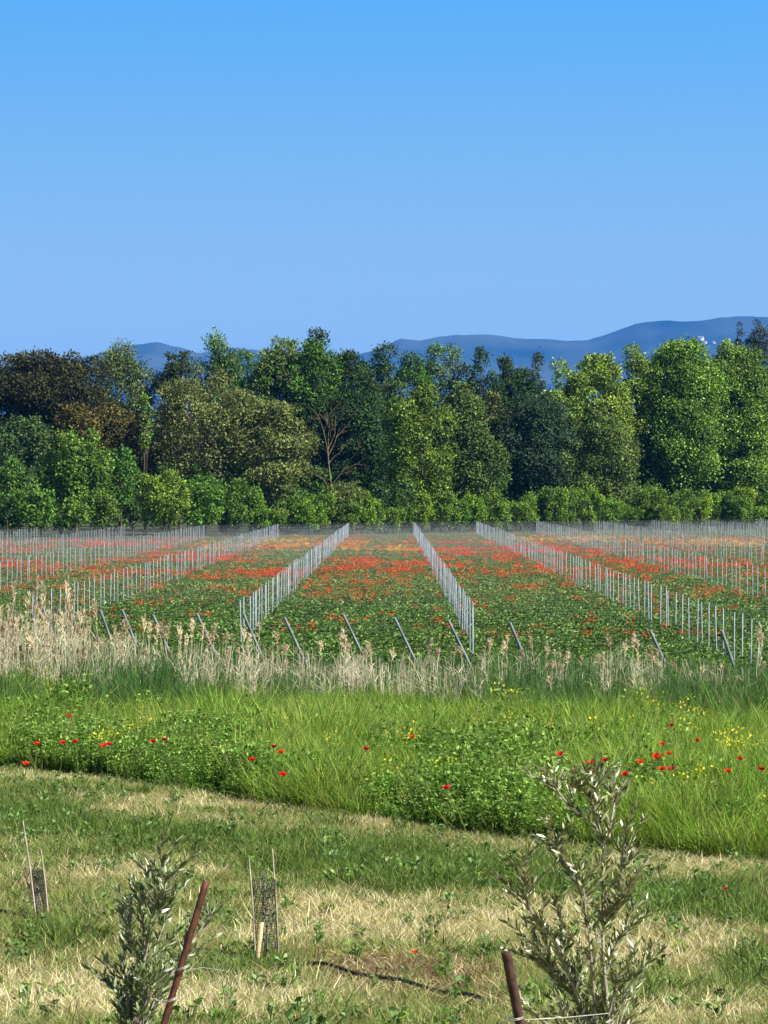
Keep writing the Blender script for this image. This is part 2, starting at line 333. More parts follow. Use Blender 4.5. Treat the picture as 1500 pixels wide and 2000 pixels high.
LEAFY = [(380,1470,110,45,1.2),(180,1470,120,40,.9),(930,1520,140,60,1.4),(800,1560,120,50,1.2),(1000,1450,90,40,1.0),(1090,1560,60,50,.7),(120,1380,60,50,.7),(1290,1440,110,40,.6),(60,1450,60,40,.6)]
def build_tall():
    src = []
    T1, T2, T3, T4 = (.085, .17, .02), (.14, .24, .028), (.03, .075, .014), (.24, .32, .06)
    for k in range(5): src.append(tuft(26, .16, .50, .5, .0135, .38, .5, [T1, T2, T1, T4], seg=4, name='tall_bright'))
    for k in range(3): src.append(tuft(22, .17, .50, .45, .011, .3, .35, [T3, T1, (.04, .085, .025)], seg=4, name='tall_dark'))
    for k in range(4): src.append(weed_mesh(115, .22, .5, .056, [(.11, .22, .03), (.22, .35, .08), (.045, .105, .018)], name='leafy', stems=9))
    def ears(mb):
        for _ in range(10):
            x, y = R.normal(0, .1, 2); h = R.uniform(.5, .75); c = np.array(S2)*R.uniform(.8, 1.1)
            blades(mb, np.array([[x, y, 0]]), np.array([R.rand()*6]), np.array([h]), np.array([.006]), np.array([.12]), np.array([.2]), np.array([[.2, .26, .08]]), c[None], 3)
    for k in range(2): src.append(tuft(16, .16, .5, .4, .009, .3, .35, [T1, T4, O2], seg=4, name='seeding', extra=ears))
    def yel(mb):
        P = R.normal(0, .1, (26, 3))*[1, 1, .6]+[0, 0, .55]; D = nrm(R.normal(size=(26, 3))+[0, 0, .5])
        leaf_quads(mb, P, D, .03, .03, np.array([.62, .55, .04]))
    for k in range(1): src.append(weed_mesh(80, .2, .55, .045, [(.15, .26, .06), (.1, .2, .04)], name='yellow_bloom', stems=8))
    mb = MB(); 
    src.append(tuft(20, .14, .5, .4, .008, .3, .3, [T1, T4], seg=3, name='yellow_flowering', extra=yel))
    coll = source_collection('tall_sources', src)      # 0-4 bright, 5-7 dark, 8-11 leafy, 12-13 seeding, 14-15 yellow
    n = 60000; Y = 28+50*R.rand(n); X = (R.rand(n)*2-1)*(.125*Y+2.5); k = Y > edgeY(X)-.05
    X, Y = X[k], Y[k]; n = len(X); px, py = to_px(X, Y, zg(Y)+.4)
    lf = blobsum(px, py, LEAFY)+(fbm(X*.9, Y*.6)-.5)*1.6+(R.rand(n)-.5)*.4
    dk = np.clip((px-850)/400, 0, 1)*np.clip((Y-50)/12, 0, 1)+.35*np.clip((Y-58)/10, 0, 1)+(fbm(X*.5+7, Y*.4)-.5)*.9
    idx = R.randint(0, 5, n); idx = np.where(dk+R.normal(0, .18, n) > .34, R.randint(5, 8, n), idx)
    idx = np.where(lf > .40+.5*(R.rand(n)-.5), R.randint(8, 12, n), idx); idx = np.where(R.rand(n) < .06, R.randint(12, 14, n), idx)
    yl = blobsum(px, py, [(1280,1425,110,35,.010),(1210,1520,50,30,.025),(960,1430,60,25,.012),(700,1500,500,80,.003),(1440,1500,80,60,.02)]); idx = np.where(R.rand(n) < yl, 15, idx)
    e = np.clip((Y-edgeY(X))/1.2, 0, 1)
    s_ = R.uniform(.6, 1.25, n)*(.62+.38*e)*(.6+.8*fbm(X*.7+3, Y*.45))*np.interp(Y, [54, 62, 72], [1, .95, .8])*np.where(Y > 56, np.interp(px, [350, 520, 1000, 1200], [1.1, .72, .72, .95]), 1)*np.where(Y > 55, .1+1.75*fbm(X*1.5, Y*.5), 1)
    hole = blobsum(px, py, [(765,1560,95,28,1.2),(385,1492,70,16,1),(1030,1605,60,14,.9),(1290,1640,80,10,.9),(560,1560,50,12,.7)])
    high = blobsum(px, py, [(905,1555,85,30,.45),(470,1470,60,25,.6),(1110,1590,50,30,.6),(640,1540,60,25,.6),(1420,1600,90,30,.4)])
    s_ = s_*(1-.85*np.clip(hole, 0, 1))*(1+.45*high)
    sc = np.stack([s_*1.05, s_*1.05, s_*R.uniform(.85, 1.15, n)], -1)
    P = np.stack([X, Y, zg(Y)], -1)
    scatter('meadow_grass', P, rots(n, .1), sc, idx, coll, 'tall lush green meadow grass and leafy weeds between the mown strip and the reeds', 'grass')
build_tall()

# ---------------------------------------------------------------- ditch vegetation behind the meadow and the reed mass
def front(x): return np.interp(x, [-60, -13, 2.9, 8, 12, 30], [160, 124, 112, 103, 98.5, 95])               # where the vineyard begins
def build_ditch():
    D1, D2, D3 = (.05, .12, .035), (.08, .17, .035), (.035, .085, .03)
    src = [tuft(22, .3, 1.0, .4, .018, .18, .25, [D1, D2, D3], seg=4, name='reed_leaf') for _ in range(4)]
    coll = source_collection('ditch_sources', src)
    n = 15000; Y = 57+(R.rand(n)**1.15)*55; X = (R.rand(n)*2-1)*(.13*Y+3)
    px, _ = to_px(X, Y, -4.5); s_ = R.uniform(.6, 1.15, n)*np.where(Y < 82, 1.0, .7)*(.75+.5*fbm(X*.5, Y*.3))*(1.0+.1*np.clip((px-900)/400, 0, 1))*np.where(px > 830, np.interp(Y,[56,64,74,200],[.6,.8,.85,1.0]), np.where(px < 430, np.interp(Y,[56,64,74,200],[.85,1.15,1.15,1.1]), np.interp(Y,[56,66,74,200],[.32,.6,.85,1.1])))*(.3+1.4*fbm(X*1.1+4, Y*.25))*np.where(px < 950, .8, .85)
    k = Y < front(X)-1
    scatter('ditch_grass', np.stack([X, Y, zg(Y)], -1)[k], rots(n, .08)[k], np.stack([s_]*3, -1)[k], R.randint(0, 4, n)[k], coll,
            'dark green reed leaves and coarse grass filling the ditch below the vineyard', 'grass')
build_ditch()

RC1, RC2, RC3 = np.array((.42, .40, .27)), np.array((.56, .54, .40)), np.array((.30, .27, .16))
def reed_stem(mb, h, lean, az, broken=False):
    t = np.linspace(0, 1, 6)
    P = np.stack([np.cos(az)*lean*h*t**1.6, np.sin(az)*lean*h*t**1.6, h*t*(1-.15*lean*t)], -1)
    c = [RC1, RC2, RC2][random.randrange(3)]*random.uniform(.85, 1.15)
    add_tube(mb, P, np.linspace(.011, .004, 6), 4, c)
    m = random.randint(2, 5)
    for _ in range(m):       # dry hanging leaves
        tt = random.uniform(.25, .85); p = np.array([np.interp(tt, t, P[:, i]) for i in range(3)])
        blades(mb, p[None], np.array([random.uniform(0, 6.28)]), np.array([random.uniform(.2, .42)]), np.array([.022]), np.array([random.uniform(.4, .9)]), np.array([random.uniform(.8, 1.6)]), (c*.9)[None], (RC3)[None], 3)
    return P
def plume(mb, P, n=70, L=.30):
    top = P[-1]; d = nrm((P[-1]-P[-2])[None])[0]; side = random.uniform(0, 6.28)
    t = R.uniform(0, 1, n)[:, None]; base = top-d*.02+d*t*L*.8
    az = side+R.normal(0, 1.3, n); spread = (.085*np.sin(np.pi*np.clip(t*.85+.12, 0, 1)))
    D = nrm(np.stack([np.cos(az), np.sin(az), R.normal(.25, .5, n)], -1)*.8+d*.7)
    c = np.array([(.47, .40, .26), (.38, .31, .19), (.60, .54, .38)])[R.randint(0, 3, n)]
    leaf_quads(mb, base, D, (spread[:, 0]*1.1+.03)*R.uniform(.6, 1.2, n), .018, c)
def build_reeds():
    # mass of dry stems
    src = []
    for k in range(6):
        mb = MB()
        for _ in range(7):
            a = random.uniform(0, 6.28); r = .3*random.random(); m2 = MB(); P = reed_stem(m2, random.uniform(.7, 1.15), abs(random.gauss(0, .18)), random.uniform(0, 6.28))
            if k < 3 and random.random() < .55: plume(m2, P, 40, .2)
            V = np.concatenate(m2.V); 
            off = np.array([r*math.cos(a), r*math.sin(a), 0])
            for V_ in m2.V: V_ += off
            for f in m2.Q: f += mb.n
            for f in m2.T: f += mb.n
            mb.V += m2.V; mb.Q += m2.Q; mb.T += m2.T; mb.C += m2.C; mb.n += m2.n
        src.append(mb.mesh('dry_reed_clump', M_straw))
    coll = source_collection('reed_sources', src)
    pts = []
    xs = np.array([-200, 0, 130, 220, 330, 430, 560, 700, 850, 1000, 1100, 1230, 1330, 1500, 1700.])
    den = np.array([.5, .45, .36, .22, .19, .19, .15, .14, .14, .15, .15, .2, .17, .16, .2])*.9
    hgt = np.array([2.0, 2.0, 1.85, 1.5, 1.45, 1.35, 1.2, 1.1, 1.1, 1.1, 1.0, 1.25, .9, .9, 1.1])
    n = 2300; px = R.uniform(-250, 1750, n); Y = R.uniform(63, 80, n); k = R.rand(n) < np.interp(px, xs, den)*(.35+1.1*fbm(px*.012, Y*.2))
    px, Y = px[k], Y[k]; n = len(px); X = (px-VX)*Y/F
    s = np.interp(px, xs, hgt)*R.uniform(.7, 1.1, n)*.9; plm = (R.rand(n) < np.where(px < 180, .8, np.where(px < 450, .35, .1)))
    idx = np.where(plm, R.randint(0, 3, n), R.randint(3, 6, n))
    w = .75*np.ones(n)
    scatter('dry_reeds', np.stack([X, Y, zg(Y)], -1), rots(n, .06), np.stack([w, w, s], -1), idx, coll, 'mass of bleached dry reed stems crowding the ditch edge in front of the vineyard', 'reeds')
    # single plumed reeds that stand out
    protos = []
    for k in range(5):
        root = empty('reed', (0, 0, -4.5)); mb = MB(); P = reed_stem(mb, 1.0, random.uniform(.05, .22), random.choice([0., .4, 3.0, 5.8])); mb.build('stem', M_straw, root)
        mp = MB(); plume(mp, P, 90, .36); mp.build('plume', M_straw, root); protos.append(root)
    spots = [(20,1135),(45,1150),(75,1160),(12,1180),(100,1130),(125,1125),(60,1120),(128,1160),(135,1150),(200,1165),(150,1185),(110,1190),(35,1200),(230,1210),(262,1205),(275,1200),(285,1212),(300,1220),(320,1215),(335,1212),(345,1215),
             (368,1205),(390,1215),(410,1215),(425,1230),(470,1220),(480,1235),(500,1215),(545,1255),(555,1230),(620,1250),(660,1225),(668,1240),(700,1265),(735,1250),(760,1265),(830,1245),(850,1265),(880,1255),(915,1260),(950,1245),(975,1250),(985,1240),(1010,1265),(1050,1240),
             (1062,1260),(1100,1270),(1130,1280),(1160,1275),(1205,1235),(1215,1250),(1230,1235),(1240,1250),(1262,1260),(1330,1290),(1365,1300),(1475,1215),(1482,1235)]
    zones = [(150, 'left', 'tall dry reed with tan plume in the dense stand at the left edge'),
             (450, 'mid', 'shorter dry reed with beige plume among the leaning posts left of centre'),
             (800, 'c', 'thin dry reed with narrow tan plume below the centre of the vineyard'),
             (1120, 'cr', 'thin dry reed with straw plume before the stake line right of centre'),
             (1300, 'r', 'dry reed with brownish plume in the loose cluster left of two right-hand posts'),
             (1600, 'rr', 'dry reed with tan plume rising from green leaves near the right edge')]
    for i, (px, py) in enumerate(spots):
        Y = random.uniform(67, 74); X = (px-VX)*Y/F; zt = (VY-py)*Y/F; h = zt-float(zg(Y))
        o = protos[i] if i < 5 else copy_tree(protos[i % 5])
        o.location = (X, Y, float(zg(Y))); s = h/1.28; o.scale = (.9, .9, s); o.rotation_euler = (0, 0, random.uniform(-.5, .5))
        for z in zones:
            if px < z[0]: tag(o, z[2], 'reed', 'plumed reeds ('+{'left': 'left stand', 'mid': 'left of centre', 'c': 'centre', 'cr': 'right of centre', 'r': 'right cluster', 'rr': 'right edge'}[z[1]]+')'); break
build_reeds()

# ---------------------------------------------------------------- crop and poppies in the vineyard field
def farY(x): return np.interp(x, [-90, -42, 0, 55, 110], [310, 368, 440, 492, 530])
def build_field():
    C1, C2, C3, C4 = (.06, .12, .022), (.09, .175, .032), (.22, .32, .10), (.03, .06, .016)
    src = []
    for k in range(4): src.append(weed_mesh(120, .5, .55, .14, [C1, C2, C1, C2, C3, C4, C4], name='cover_crop', stems=14, mat=M_crop))      # 0-3
    for k in range(3): src.append(weed_mesh(170, .7, .5, .13, [(.10, .16, .035), (.18, .24, .06), (.05, .09, .022)], name='cover_crop_far', stems=16, mat=M_crop))  # 4-6
    for k in range(3):
        src.append(tuft(60, .8, .5, .4, .03, .3, .3, [(.13, .17, .06), (.18, .20, .07), (.1, .15, .04)], seg=2, name='pale_grass'))  # 7-9
    coll = source_collection('crop_sources', src)
    Ys, Xs, I, S = [], [], [], []
    def zone(y0, y1, dens, far):
        n = int((y1-y0)*(.25*(y0+y1)/2+10)*dens); Y = R.uniform(y0, y1, n); X = (R.rand(n)*2-1)*(.125*Y+5)
        k = (Y > front(X)-3) & (Y < farY(X)+8); X, Y = X[k], Y[k]; n = len(X)
        if far:
            pg = (np.clip((Y-240)/130, 0, 1)**1.2)*.9+.35*(fbm(X*.06+3, Y*.03)-.5); i = np.where(R.rand(n) < pg, R.randint(7, 10, n), R.randint(4, 7, n))
        else: i = R.randint(0, 4, n)
        Xs.append(X); Ys.append(Y); I.append(i); S.append(R.uniform(.65, 1.2, n)*(.7+.6*fbm(X*.2, Y*.12)))
    zone(95, 175, 2.6, False); zone(175, 300, 1.25, True); zone(300, 500, .9, True)
    X, Y, i, s = map(np.concatenate, (Xs, Ys, I, S))
    s = np.where(Y > 300, s*1.0, s)
    scatter('cover_crop', np.stack([X, Y, zg(Y)], -1), rots(len(X), .08), np.stack([s, s, s*.95], -1), i, coll, 'dark green leafy cover crop growing between the vineyard stakes', 'crop')
    # poppies by the thousand + yellow flowers
    def flower(cols, r, n=4, k=1):
        mb = MB()
        for q in range(k):
            c = np.array([R.normal(0, .12), R.normal(0, .12), R.uniform(.45, .62)]) if k > 1 else np.zeros(3)
            for a in np.arange(n)*2*np.pi/n+R.rand():
                D = np.array([[math.cos(a)*.75, math.sin(a)*.75, .66]]); leaf_quads(mb, c[None], D, r*1.1, r*1.5, np.array(cols[R.randint(len(cols))])*R.uniform(.8, 1.15), nhint=np.array([[0, 0, 1.]]), fold=-.1)
        return mb
    PR = [(.62, .08, .014), (.48, .04, .01), (.76, .19, .035)]
    src = [flower(PR, .055, 4, 5).mesh('poppy_cluster', M_petal) for _ in range(4)]+[flower([(.75, .6, .05), (.65, .55, .08)], .05, 4, 8).mesh('yellow_cluster', M_petal) for _ in range(2)]
    coll = source_collection('flower_sources', src)
    n = 42000; Y = R.uniform(125, 480, n); X = (R.rand(n)*2-1)*(.125*Y+5)
    patch = fbm(X*.10+1.7, Y*.045); fine = fbm(X*.5, Y*.12+8)
    env = np.interp(Y, [120, 150, 165, 205, 222, 245, 330, 365, 400, 480], [.06, .06, .08, .16, .8, 1, 1.0, .55, .12, .02])
    p = env*np.clip((patch-.34)*3.6, 0, 1.2)*np.clip((fine-.32)*3.2, 0, 1.3)*.95
    p = np.where(Y < 210, env*np.clip((fine-.45)*6, 0, 1.6)*1.5, p)
    sp = blobsum(*to_px(X, Y, zg(Y)), [(720,1188,70,12,.35),(1390,1178,60,10,.3),(640,1235,50,12,.12),(250,1170,70,10,.1)])
    k = (R.rand(n) < p+sp*.6) & (Y > front(X)+2) & (Y < farY(X)); Xp, Yp = X[k], Y[k]; m = k.sum()
    s = R.uniform(.8, 1.3, m)*np.interp(Yp, [120, 220, 400], [.85, 1.15, 1.35])
    tall = np.interp(Yp, [120, 400], [1.0, 1.1])
    scatter('field_poppies', np.stack([Xp, Yp, zg(Yp)+.02], -1), rots(m, .12), np.stack([s, s, tall], -1), R.randint(0, 4, m), coll, 'countless red poppies flowering in bands across the vineyard', 'poppies')
    n = 30000; Y = R.uniform(200, 430, n); X = (R.rand(n)*2-1)*(.125*Y+5)
    yl = blobsum(*to_px(X, Y, zg(Y)), [(550,1072,70,10,.8),(690,1078,50,8,.7),(785,1084,40,6,.7),(1110,1062,120,7,.6),(1410,1070,110,8,.7),(430,1078,40,10,.5)])*np.clip((fbm(X*.4, Y*.15)-.3)*3, 0, 1.3)
    k = (R.rand(n) < yl) & (Y < farY(X)); m = k.sum(); s = np.full(m, 1.2)
    o = scatter('yellow_flowers', np.stack([X[k], Y[k], zg(Y[k])+.02], -1), rots(m, .12), np.stack([s, s, s*.9], -1), R.randint(4, 6, m), coll, 'patches of small yellow wildflowers at the far end of the vineyard', 'flowers')
build_field()

# ---------------------------------------------------------------- vineyard stakes, end posts, wires
PITCH, SLOPE = 2.8, .6
COLS = [2.9+8.45*n for n in range(-8, 8)]
def c_profile(mb, h, w=.05, d=.035, th=.006):
    a, b = w/2, d/2
    o = np.array([(-a, -b), (a, -b), (a, b), (a-.012, b), (a-.012, b-th), (a-th, b-th), (a-th, -b+th), (-a+th, -b+th), (-a+th, b-th), (-a+.012, b-th), (-a+.012, b), (-a, b)])
    n = len(o); V = np.vstack([np.c_[o, np.full(n, -.02)], np.c_[o, np.full(n, h)]])
    Fq = np.array([[i, (i+1) % n, n+(i+1) % n, n+i] for i in range(n)]); mb.add(V, Fq)
    mb.add(np.c_[o, np.full(n, h)], np.array([[0, 1, 6, 7], [1, 2, 5, 6], [0, 7, 8, 11], [2, 3, 4, 5], [8, 9, 10, 11]]))
def stake_mesh(w=.042):
    mb = MB(); c_profile(mb, 2.0, w)
    for z in np.arange(.5, 1.95, .18):          # wire hooks pressed out of the flanges
        for sgn in (-1, 1):
            x = sgn*(w/2+.004); V = np.array([(x-.004, -.006, z), (x+.004, -.006, z), (x+.004, .006, z), (x-.004, .006, z), (x-.004, -.006, z+.03), (x+.004, -.006, z+.03), (x+.004, .006, z+.03), (x-.004, .006, z+.03)])
            mb.add(V, np.array([[0, 1, 5, 4], [1, 2, 6, 5], [2, 3, 7, 6], [3, 0, 4, 7], [4, 5, 6, 7]]))
    return mb.mesh('stake', M_steel)
ORD = ['first', 'second', 'third', 'fourth', 'fifth', 'sixth', 'seventh', 'eighth', 'ninth', 'tenth', 'eleventh', 'twelfth', 'thirteenth', 'fourteenth', 'fifteenth', 'sixteenth']
CN = {-3: 'stake line at the left field edge', -2: 'stake line second left of centre', -1: 'stake line just left of centre', 0: 'stake line just right of centre', 1: 'stake line running to the lower right', 2: 'stake line near the right edge'}
def build_posts():
    me = stake_mesh(); P = []
    for ci, xc in enumerate(COLS):
        n = ci-8; k = 0
        j0 = math.floor((80-SLOPE*0)/PITCH)-20
        for j in range(j0, 240):
            y = j*PITCH+SLOPE*xc
            if y < front(xc)+1.5 or y > farY(xc)-2: continue
            px = VX+F*xc/y
            if px < -320 or px > 1820: continue
            P.append((n, xc+random.gauss(0, .05), y+random.gauss(0, .12), k)); k += 1
    P.sort(key=lambda p: p[2]+abs(p[1])*.02)
    vis = [p for p in P if -15 < VX+F*p[1]/p[2] < 1515]; out = [p for p in P if not (-15 < VX+F*p[1]/p[2] < 1515)]
    first = None; cnt = {}
    for p in vis[:300]:
        n, x, y, k = p; q = cnt.get(n, 0); cnt[n] = q+1
        if first is None: o = bpy.data.objects.new('vineyard_stake', me); link(o); first = o
        else: o = first.copy(); link(o)
        o.location = (x, y, float(zg(y))); o.rotation_euler = (random.gauss(0, .012), random.gauss(0, .014), math.atan(SLOPE)*.3+random.gauss(0, .1)); o.scale = (1, 1, random.gauss(1, .02))
        ln = CN.get(n, 'short stake line at the %s of the field' % ('far left' if n < 0 else 'far right'))
        if q < 16 and n in CN: tag(o, '%s grey stake from the front in the %s' % (ORD[q], ln), 'stake', 'vineyard stakes')
        elif n in CN: tag(o, 'slim grey metal stake further back in the %s' % ln, 'stake', 'stakes further back in the '+ln)
        else: tag(o, 'thin grey metal stake in a '+ln, 'stake', 'stakes in a '+ln)
    rest = vis[300:]+out
    mb = MB(); c_profile(mb, 2.0, .05); V0 = np.concatenate(mb.V); F0 = np.concatenate(mb.Q)
    big = MB()
    for n, x, y, k in rest: big.add(V0*[1, 1, random.gauss(1, .02)]+[x, y, float(zg(y))], F0)
    o = big.build('distant_vineyard_stakes', M_steel); tag(o, 'hundreds of thin grey stakes merging into a band before the trees', 'stakes', kind='stuff')
    # wires strung along the rows
    wb = MB()
    for j in range(0, 190):
        yc = j*PITCH
        xa, xb = -75, 75; xs = []
        for x in np.arange(xa, xb, 2.0):
            y = yc+SLOPE*x
            if y > front(x)+1 and y < farY(x)-2 and y > 96: xs.append(x)
        if len(xs) < 2: continue
        x0, x1 = xs[0], xs[-1]
        for h in ((.95, 1.9) if yc < 240 else (.65, .95, 1.25, 1.6, 1.95)):
            pts = [(x, yc+SLOPE*x, float(zg(yc+SLOPE*x))+h+.02*math.sin(x*.7+j)) for x in np.linspace(x0, x1, 9)]
            V, Fq = tube(pts, float(np.interp(yc, [150, 330], [.0009, .0012])), 3); wb.add(V, Fq)
    o = wb.build('trellis_wires', M_wire); tag(o, 'thin steel trellis wires strung along every vineyard row', 'wires', kind='stuff')
    # leaning end posts (top px, top py, base px)
    ends = [(85,1185,115),(140,1190,160),(197,1190,225),(240,1190,272),(300,1200,338),(385,1197,425),(475,1195,512),(556,1205,598),(670,1198,713),(770,1205,815),(875,1210,921),(995,1215,1035),(1268,1230,1315),(1407,1230,1442)]
    names = ['behind the densest reeds at the far left', 'beside the tall left reed plumes', 'just right of the tall left reeds', 'where the left reed stand thins out',
             'ahead of the left poppy patch', 'midway between the left reeds and the left stake line', 'touching the stake line left of centre', 'just right of the stake line left of centre',
             'second right of the stake line left of centre', 'third right of the stake line left of centre', 'touching the stake line right of centre', 'just right of the stake line right of centre',
             'in front of the dark gap on the right', 'among the stakes at the lower right']
    mb = MB(); c_profile(mb, 1.0, .08, .07, .008); proto = None
    for (tx, ty, bx), nm in zip(ends, names):
        y = 4.2*F/(ty-VY); X0 = (tx-VX)*y/F; zt = float(zg(y))+1.8; zt = (VY-ty)*y/F
        zb = float(zg(y))-.05; xb = (bx-VX)*y/F+.12
        v = Vector((X0-xb, -.35, zt-zb)); L = v.length
        if proto is None: proto = o = mb.build('end_post', M_post)
        else: o = proto.copy(); link(o)
        o.location = (xb, y, zb); o.scale = (1, 1, L); o.rotation_euler = v.to_track_quat('Z', 'Y').to_euler()
        tag(o, 'leaning grey steel end post '+nm, 'post', 'leaning end posts along the front of the vineyard')
build_posts()

# ---------------------------------------------------------------- meadow poppies, one by one
def build_poppies():
    protos = []
    for k in range(4):
        r = empty('poppy', (0, 0, 0)); mb = MB(); a = random.uniform(0, 6.28); bend = random.uniform(.02, .10)
        P = [(bend*math.cos(a)*t*t, bend*math.sin(a)*t*t, .65*t) for t in np.linspace(0, 1, 6)]; add_tube(mb, P, .0035, 5, (.12, .2, .06))
        lp = np.array(P)[R.randint(0, 3, 10)]; D = nrm(R.normal(size=(10, 3))*[1, 1, .4]+[0, 0, .3]); leaf_quads(mb, lp, D, .08, .02, np.array([.09, .18, .05]))
        mb.build('stem', M_grass, r); tip = np.array(P[-1]); fb = MB(); off = random.uniform(0, 1.5)
        for q in range(4):                  # four overlapping cupped petals
            t0 = off+q*math.pi/2; nu, nv = 6, 5; V = []
            for i in range(nv+1):
                v = i/nv
                for j in range(nu+1):
                    u = (j/nu-.5)*1.9*math.sin(math.pi*(.18+.5*v)); rr = .046*math.sin(v*1.5)*(1+.06*math.sin(9*u)); zz = .042*v**1.6*(1+.15*math.sin(7*u+q))
                    V.append((rr*math.cos(t0+u), rr*math.sin(t0+u), zz+.002*(q % 2)))
            idx = np.array([[i*(nu+1)+j, i*(nu+1)+j+1, (i+1)*(nu+1)+j+1, (i+1)*(nu+1)+j] for i in range(nv) for j in range(nu)])
            fb.add(np.array(V)*.85+tip, idx, np.array((.70, .025, .012))*random.uniform(.85, 1.1))
        fb.build('petals', M_petal, r, True); cb = MB()
        V, Fq = tube([tip+[0, 0, .003], tip+[0, 0, .012], tip+[0, 0, .02], tip+[0, 0, .024]], [.006, .010, .009, .002], 8); cb.add(V, Fq, (.02, .02, .015)); cb.build('seed_head', M_grass, r); protos.append(r)
    L = [(70,1447,'red poppy in front of leafy weeds near the left edge'),(112,1443,'red poppy second from the left edge above leafy weeds'),(157,1441,'small red poppy left of the pair near the left weeds'),
         (195,1441,'bright red poppy at the left of a close pair'),(209,1448,'pale red poppy just right of and below its pair partner'),(302,1442,'faded red poppy left of a dark red one above the left weeds'),
         (313,1439,'dark red poppy above the leafy weeds left of centre'),(43,1485,'lowest red poppy at the left edge by the shaded grass foot'),(131,1393,'highest red poppy on the left, near the reeds'),
         (531,1453,'dark red poppy above two paler ones left of centre'),(525,1473,'pale orange poppy under the dark red one'),(578,1460,'small dull red poppy right of the left-centre cluster'),
         (536,1505,'low brownish red poppy at the foot of the left-centre grass'),(721,1457,'lone red poppy in open grass near the middle'),(817,1430,'lone orange-red poppy near the reeds at the middle'),
         (923,1522,'red poppy above the shaded leafy clump at the middle'),(1116,1459,'bright red poppy above the tip of the big young olive'),(1142,1483,'orange poppy beside the top of the big young olive'),
         (1147,1503,'small orange poppy directly over the big olive top'),(1180,1478,'dull red poppy left of a matching one above the olive'),(1196,1477,'dull red poppy right of its match above the olive'),
         (1246,1481,'dark poppy at the lower left of the right-hand cluster'),(1263,1466,'dark red poppy at the upper left of the right-hand cluster'),(1275,1473,'orange poppy inside the right-hand cluster'),
         (1257,1501,'very dark red poppy lowest on the left of the right-hand cluster'),(1294,1467,'dark red poppy touching a bigger bright one'),(1308,1467,'large bright red poppy topping the right-hand cluster'),
         (1302,1495,'large dark red poppy at the bottom of the right-hand cluster'),(1329,1492,'pale pinkish poppy right of the right-hand cluster'),(1315,1412,'highest red poppy on the right, among yellow flowers'),
         (1309,1445,'faint red poppy between the highest one and the cluster'),(1392,1437,'dark red poppy against tall dark grass on the right'),(1436,1475,'crimson poppy above the group at the right edge'),
         (1448,1497,'pale orange poppy left in the group at the right edge'),(1465,1493,'red poppy in the middle of the group at the right edge'),(1493,1505,'vivid red poppy cut by the right edge'),
         (1235,1711,'orange poppy right of the big olive at the mown strip'),(1417,1735,'single red poppy in mown grass at the far right'),(817,1856,'single red poppy by bare soil in the foreground grass')]
    for i, (px, py, lb) in enumerate(L):
        h = .68 if i < 36 else .22
        y = solveY(py, h+.02); x = (px-VX)*y/F
        o = protos[i] if i < 4 else copy_tree(protos[i % 4])
        s = 1.0 if i < 36 else .34
        o.location = (x, y, float(zg(y))); o.scale = (1, 1, 1) if i < 36 else (.6, .6, .36); o.rotation_euler = (random.gauss(.12, .1), random.gauss(0, .1), random.uniform(0, 6.28))
        tag(o, lb, 'poppy', 'single poppies in the foreground meadow')
build_poppies()

